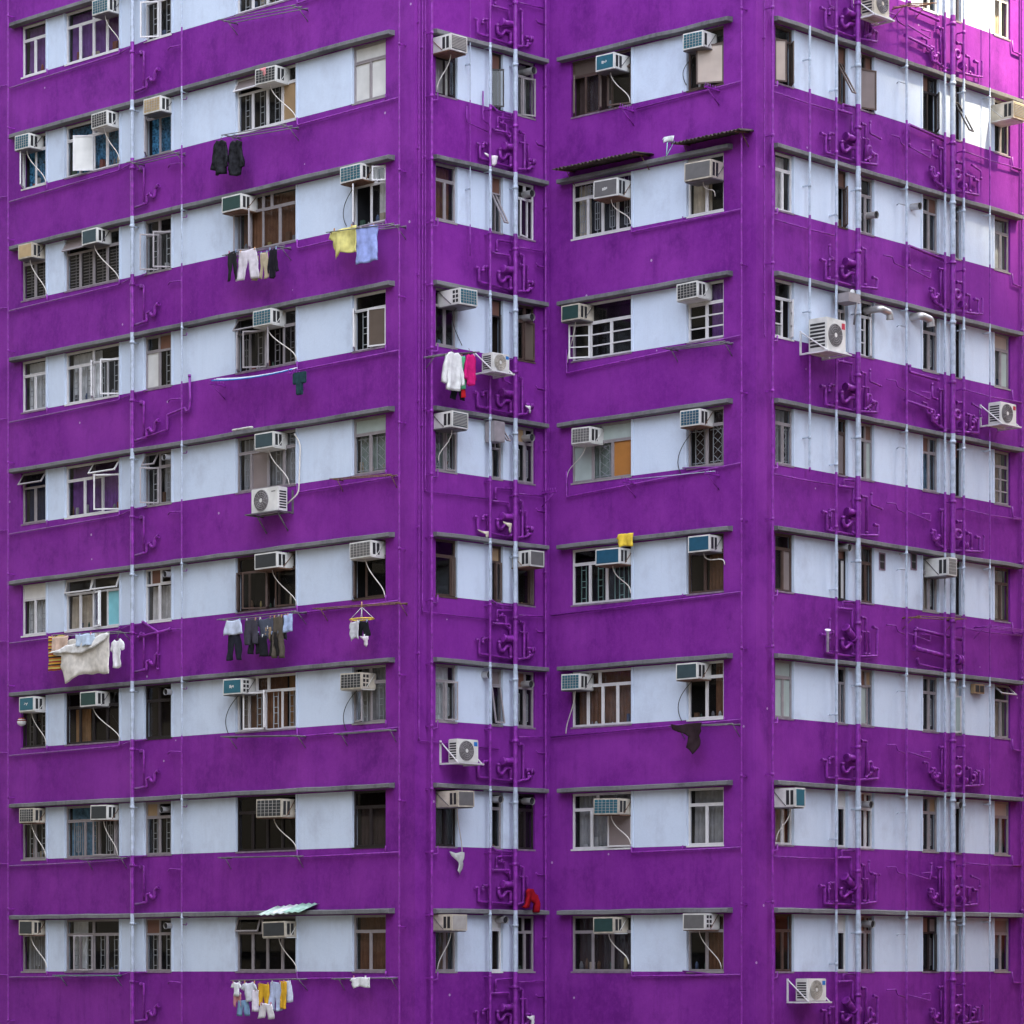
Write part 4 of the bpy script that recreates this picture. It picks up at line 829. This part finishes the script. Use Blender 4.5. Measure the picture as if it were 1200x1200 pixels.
# round hanger with socks
W=WALLS['A']; root=empty('sock_hanger',W.px(424,723,.45),W.rot); tag(root,'round yellow sock hanger hung by a cord near the outer corner','hanger')
b=MB(); b.tube([(.33*math.cos(a*PI/12),.2*math.sin(a*PI/12),-.05) for a in range(25)],.016,fabric((.7,.5,.08),name='yellow_plastic'),6,cap=False); b.build('ring',root)
b=MB()
for a in range(4): b.tube([(.33*math.cos(a*PI/2+.5),.2*math.sin(a*PI/2+.5),-.05),(0,0,.22)],.006,PEG[2],4)
b.tube([(0,0,.2),(0,0,.34)],.014,PEG[3],5); b.build('cord',root)
garment('A',409.5,421,728,751,'drape',(.5,.5,.54),'grey patterned cloth clipped left on the round hanger','cloth',off=.5)
garment('A',418,433,728,746,'shorts',(.015,.015,.018),'black shorts clipped to the round hanger','shorts',off=.42)
garment('A',422,432,745,758,'rag',(.62,.55,.60),'white pinkish sock dangling lowest from the round hanger','sock',off=.48)
# bottom row washing
for i,a in enumerate(((271,283,1151,1168,'tshirt',(.68,.70,.74),'white top at left end of the bottom clothes rack','top'),(273,284,1165,1180,'shorts',(.50,.22,.24),'dusty pink shorts under the white top','shorts'),
          (283,302,1151,1174,'tshirt',(.55,.57,.64),'light grey T-shirt on the bottom clothes rack','t-shirt'),(278,293,1172,1191,'trousers',(.20,.33,.50),'pale blue jeans below the light grey T-shirt','jeans'),
          (296,303,1160,1186,'towel',(.62,.58,.66),'pale lilac towel squeezed before the mustard shorts','towel'),(301,317,1153,1180,'shorts',(.62,.36,.03),'mustard yellow shorts in the middle of the bottom rack','shorts'),
          (303,321,1176,1194,'trousers',(.60,.57,.60),'off white trousers below the mustard shorts','trousers'),(316,331,1151,1185,'shorts',(.42,.48,.66),'light blue shorts right of the mustard shorts','shorts'),
          (329,336,1150,1183,'towel',(.60,.34,.03),'narrow mustard towel right of the light blue shorts','towel'),(333,343,1149,1175,'skirt',(.60,.64,.78),'pale blue shirt at right end of the bottom rack','shirt'))):
    garment('A',*a,off=.46-.05*(i%2),fold=.025)
garment('A',410,433,1145,1158,'drape',(.66,.66,.68),'single white cloth pegged under the bottom row near the corner','cloth',off=.34)
# second wall washing
garment('B',517.5,542,413,458,'jacket',(.66,.66,.66),'white zip jacket hanging beside green and pink clothes','jacket',hanger=True,peg=0,thick=.07,off=.5)
garment('B',536,546,417,456,'jacket',(.12,.50,.25),'green top between the white and pink jackets','top',off=.42,thick=.04)
garment('B',543,557,415,452,'jacket',(.55,.015,.16),'magenta pink jacket at right of the white jacket','jacket',hanger=True,peg=0,off=.5,thick=.05)
garment('B',527,545,449,469,'shorts',(.012,.012,.018),'black shorts hanging low behind the white jacket','shorts',off=.36)
garment('B',540,544,450,466,'towel',(.55,.02,.03),'red strip of cloth beside the black shorts','cloth',off=.40)
garment('B',527,544,998,1025,'rag',(.50,.51,.50),'grey white rag caught on pipe under first window, second row up, second wall','rag',off=.14,peg=0)
garment('B',611,628,1041,1070,'hood',(.27,.006,.014),'crumpled red hooded top thrown over a pipe branch','hooded top',off=.22,peg=0,fold=.05,thick=.09)
garment('B',567,583,181,194,'rag',(.66,.60,.64),'white rag on the ledge over the second row of slim windows','rag',off=.16,peg=0)
garment('B',560,575,622,630,'rag',(.60,.55,.44),'cream rag lying on ledge by the pipe run, second wall','rag',off=.15,peg=0)
garment('B',590,600,612,624,'rag',(.58,.52,.40),'cream cloth stuffed in the pipe trap above fourth row, second wall','rag',off=.24,peg=0)
garment('B',616,622,475,484,'rag',(.68,.65,.66),'white scrap stuck on the pipe trap by the inner corner','rag',off=.2,peg=0)
garment('B',617,626,1190,1202,'rag',(.60,.58,.58),'white cloth on a pipe at the bottom edge, second wall','rag',off=.2,peg=0)
# third wall bits
garment('C',722,742,625,642,'drape',(.70,.50,.06),'yellow cloth dropped over a blue fronted air conditioner','cloth',off=.3,peg=0)
garment('C',786,823,847,884,'rag',(.03,.017,.022),'dark brown rag hanging from rack near the right outer corner','rag',off=.42,fold=.05,peg=0)
W=WALLS['D']; b=MB(); o=W.px(970,764,.2); b.tube([o,W.px(970,741,.2),W.px(970.3,738,.22)],[.03,.03,.075],fabric((.60,.52,.68),name='bare_plastic'),8)
tag(b.build('pipe_stub',None,origin=o),'pale unpainted pipe stub standing in the purple plumbing, rightmost wall','pipe')
# awnings of corrugated sheet
AWN=mat('weathered_corrugated_sheet',(.055,.04,.036),.85,var=.5,scale=5)
def awning(xa,ya,xb,yb,dep,label):
    W=WALLS['C']; u0,u1=W.u(xa,dep),W.u(xb,dep); z=(W.zy(xa,ya,dep)+W.zy(xb,yb,dep))/2; L=u1-u0; n=int(L/.025)
    root=empty('awning',W.at(u0,z,dep),W.rot); tag(root,label,'awning','corrugated awnings')
    b=MB(); base=0
    for i in range(n+1):
        x=L*i/n; w_=.022*math.sin(x*2*PI/.11)
        for y,dz in ((0,0),(dep,.07)):
            jy=R.uniform(-.03,.02) if y==0 else 0
            b.v.append((x,y+jy,dz+w_)); b.v.append((x,y+jy,dz+w_-.012))
    for i in range(n):
        a,c=4*i,4*i+4
        b.face((a,c,c+2,a+2),AWN,True); b.face((a+1,a+3,c+3,c+1),AWN,True); b.face((a,a+1,c+1,c),AWN); b.face((a+2,c+2,c+3,a+3),AWN)
    b.build('sheet',root)
    for x in (.15,L-.15):
        f=MB(); f.tube([(x,.03,-.03),(x,dep,.03)],.015,RUST,6); f.tube([(x,dep*.55,-.02),(x,dep,-.28)],.011,RUST,6); f.build('strut',root)
    return root
awning(647,198,746,178,.62,'long corrugated awning over the wide window, seventh row up, third wall'); awning(786,166,867,153,.5,'shorter corrugated awning near the right outer corner')
W=WALLS['C']; o=WALLS['C'].px(781,172,.5); b=MB()
b.tube([o+Vector((0,0,-.2)),o+Vector((.18,0,.12)),o+Vector((.02,0,.1)),o+Vector((0,0,-.2))],.012,fabric((.35,.65,.60),name='mint_plastic'),5)
tag(b.build('coat_hanger',None,origin=o),'mint coat hanger dangling from the shorter awning','hanger')
garment('C',776,790,160,167,'drape',(.6,.62,.63),'white plastic scrap at left end of the shorter awning','rag',off=.5,peg=0)
# corrugated scraps on a ledge
for i,(x0,x1,c) in enumerate(((301,322,(.50,.62,.56)),(315,338,(.62,.66,.66)),(330,351,(.34,.52,.44)))):
    W=WALLS['A']; b=MB(); u0,u1=W.u(x0,.4),W.u(x1,.4); L=u1-u0; m=fabric(c,.3,8,name='corrugated_plastic')
    for j in range(13):
        x=L*j/12
        for y,z in ((-.38,-.03),(0,.17)): b.v.append((x+(0.25 if y==0 else 0),y,z+.014*math.sin(j*PI/2))); b.v.append((x+(0.25 if y==0 else 0),y,z-.008+.014*math.sin(j*PI/2)))
    for j in range(12):
        a,d=4*j,4*j+4; b.face((a,d,d+2,a+2),m,True); b.face((a+1,a+3,d+3,d+1),m,True); b.face((a,a+1,d+1,d),m); b.face((a+2,d+2,d+3,a+3),m)
    tag(b.build('plastic_sheet',None,loc=W.at(u0,W.zy(x0,1072-i,.38)+.03+.01*i,.02),rot=W.rot),['pale green corrugated sheet, leftmost of three lying on a ledge','whitish corrugated sheet, middle of three lying on a ledge','mint corrugated sheet, rightmost of three lying on a ledge'][i],'plastic sheet')
b=MB(); W=WALLS['A']; b.box(-.35,.35,-.09,0,0,.05,fabric((.62,.60,.58),.3,9,name='crumpled_plastic'),ch=.02)
tag(b.build('litter_bag',None,loc=W.px(286,504,.1),rot=W.rot),'crumpled white bag on ledge above the fourth window, fifth row up','bag')
b=MB(); b.box(-.22,.22,-.03,.03,-.25,.02,fabric((.02,.05,.06),.3,9,name='dark_green_cloth'),ch=.02); b.box(-.1,.1,-.04,.04,-.5,-.2,fabric((.02,.05,.06),.3,9,name='dark_green_cloth'),ch=.02)
tag(b.build('glove',None,loc=W.px(351,437,.4),rot=W.rot),'dark green rag hanging at the right end of the blue clothes line','rag')
b=MB(); b.tube([(0,0,-.1),(0,0,-.06),(0,0,.0),(0,0,.06),(0,0,.1)],[.04,.1,.12,.1,.03],PEG[2],12); b.tube([(0,0,.02),(0,0,.1)],[.122,.07],fabric((.3,.06,.05),name='red_dome'),12); b.tube([(0,0,.1),(0,0,.4)],.005,CABLE,4)
tag(b.build('hanging_helmet',None,loc=W.px(25.5,846,.15)),'small red and white helmet hanging at the first window, third row up','helmet')
# ------------------------------------------------------------------ street, orange house and unseen blocks added to shape the light, light, camera
g=MB(); g.quad([(-900,-900,0),(900,-900,0),(900,900,0),(-900,900,0)],mat('asphalt_street',(.055,.055,.058),.9,var=.3,scale=.8)); o=g.build('ground'); o['kind']='structure'
SUN=Vector((.5,-.2,.843)).normalized()
def block(name,label,pt,e,k0,k1,depth,top,wallm,winm,tall=None):
    """a plain unseen block: walls with rows of recessed windows and a parapet"""
    e=Vector(e).normalized(); n=Vector((e.y,-e.x)); ro=math.atan2(e.y,e.x)
    root=empty(name,(pt[0],pt[1],0),ro); tag(root,label,'building')
    b=MB(); b.box(k0,k1,0,depth,0,top,wallm); b.box(k0-.2,k1+.2,-.2,depth+.2,top,top+.9,wallm); b.build('wall',root)
    if tall: tb=MB(); tb.box(k0,tall,.1,depth-.1,top+.8,top+16,wallm); tb.build('added_sun_blocker',root)  # extra raised box, added to keep sun off the second wall
    wb=MB(); nx=int((k1-k0)/3.2); nz=int(top/3)
    for i in range(nx):
        for j in range(nz):
            x=k0+1+i*3.2; z=1+j*3
            wb.box(x,x+1.5,-.06,depth+.06,z,z+1.5,winm)
    wb.build('window_row',root)
    sb=MB()
    for j in range(nz): sb.box(k0,k1,-.16,depth+.16,2.6+j*3,2.72+j*3,wallm)
    sb.build('ledge',root)
Q=WALLS['D'].px(1128,72); T=Q+SUN/SUN.z*52; ZT=T.z; T=T+Vector((.425,-.905,0))*14
e=(.905,.425)
block('added_shade_tower','unseen grey tower added beyond the right of the picture to shade the purple walls',(T.x,T.y),e,-26,12,14,ZT-.9,mat('light_blocker_wall',(.30,.29,.28),.85),GL['k'],-4.5)  # unseen tower, added and sized to leave one wall corner sunlit
block('brick_house','low orange house beyond the right of the picture mirrored in bottom windows',(36,72),(0,1),-6,22,10,ZC+5.5,mat('orange_render',(.62,.19,.07),.85,var=.3,scale=.6),GL['k'])
block('added_left_block','unseen near-black block added beyond the left of the picture to darken window reflections',(-33,66),(-.12,1),-48,30,12,ZC+42,mat('shaded_facade_dark',(.026,.025,.027),.8),GL['k'])  # unseen block added for light; near-black walls stand in for shade on it
block('added_right_block','unseen long grey block added beyond the right edge of the picture to cut skylight',(62,60),(0,1),-60,70,12,ZC+43,bpy.data.materials['light_blocker_wall'],GL['k'])  # unseen block added to dim skylight on the rightmost wall
block('added_rear_block','unseen tall grey block added behind the viewer to cut low skylight',(0,-30),(1,0),-75,75,15,ZC+38,bpy.data.materials['light_blocker_wall'],GL['k'])  # unseen block added so that skylight falls mostly from above
w=bpy.data.worlds.new('World'); bpy.context.scene.world=w; w.use_nodes=True; nt=w.node_tree
sky=nt.nodes.new('ShaderNodeTexSky'); sky.sky_type='NISHITA'; sky.sun_disc=False; sky.sun_elevation=math.asin(SUN.z); sky.sun_rotation=math.atan2(SUN.x,SUN.y)%(2*PI)
sky.air_density=1.0; sky.dust_density=2.0; sky.ozone_density=1.0
bg=nt.nodes['Background']; hs=nt.nodes.new('ShaderNodeHueSaturation'); hs.inputs['Saturation'].default_value=.42; nt.links.new(sky.outputs[0],hs.inputs['Color']); nt.links.new(hs.outputs[0],bg.inputs[0]); bg.inputs[1].default_value=SKY
la=bpy.data.lights.new('sun','SUN'); la.energy=SUNE; la.angle=math.radians(3.5); la.color=(1,.85,.52)
lo=bpy.data.objects.new('sun',la); C.objects.link(lo); lo.rotation_euler=SUN.to_track_quat('Z','Y').to_euler(); lo.location=(30,30,60)
cam=bpy.data.cameras.new('camera'); co=bpy.data.objects.new('camera',cam); C.objects.link(co); co.location=(0,0,ZC); co.rotation_euler=(PI/2,0,0)
cam.sensor_width=36; cam.lens=36*F/1200; cam.shift_y=(YH-600)/1200; cam.clip_start=.5; cam.clip_end=3000
sc=bpy.context.scene; sc.cycles.diffuse_bounces=2; sc.cycles.max_bounces=8; sc.camera=co; sc.view_settings.view_transform='Standard'; sc.view_settings.look='None'; sc.view_settings.exposure=EXPO; sc.view_settings.gamma=1
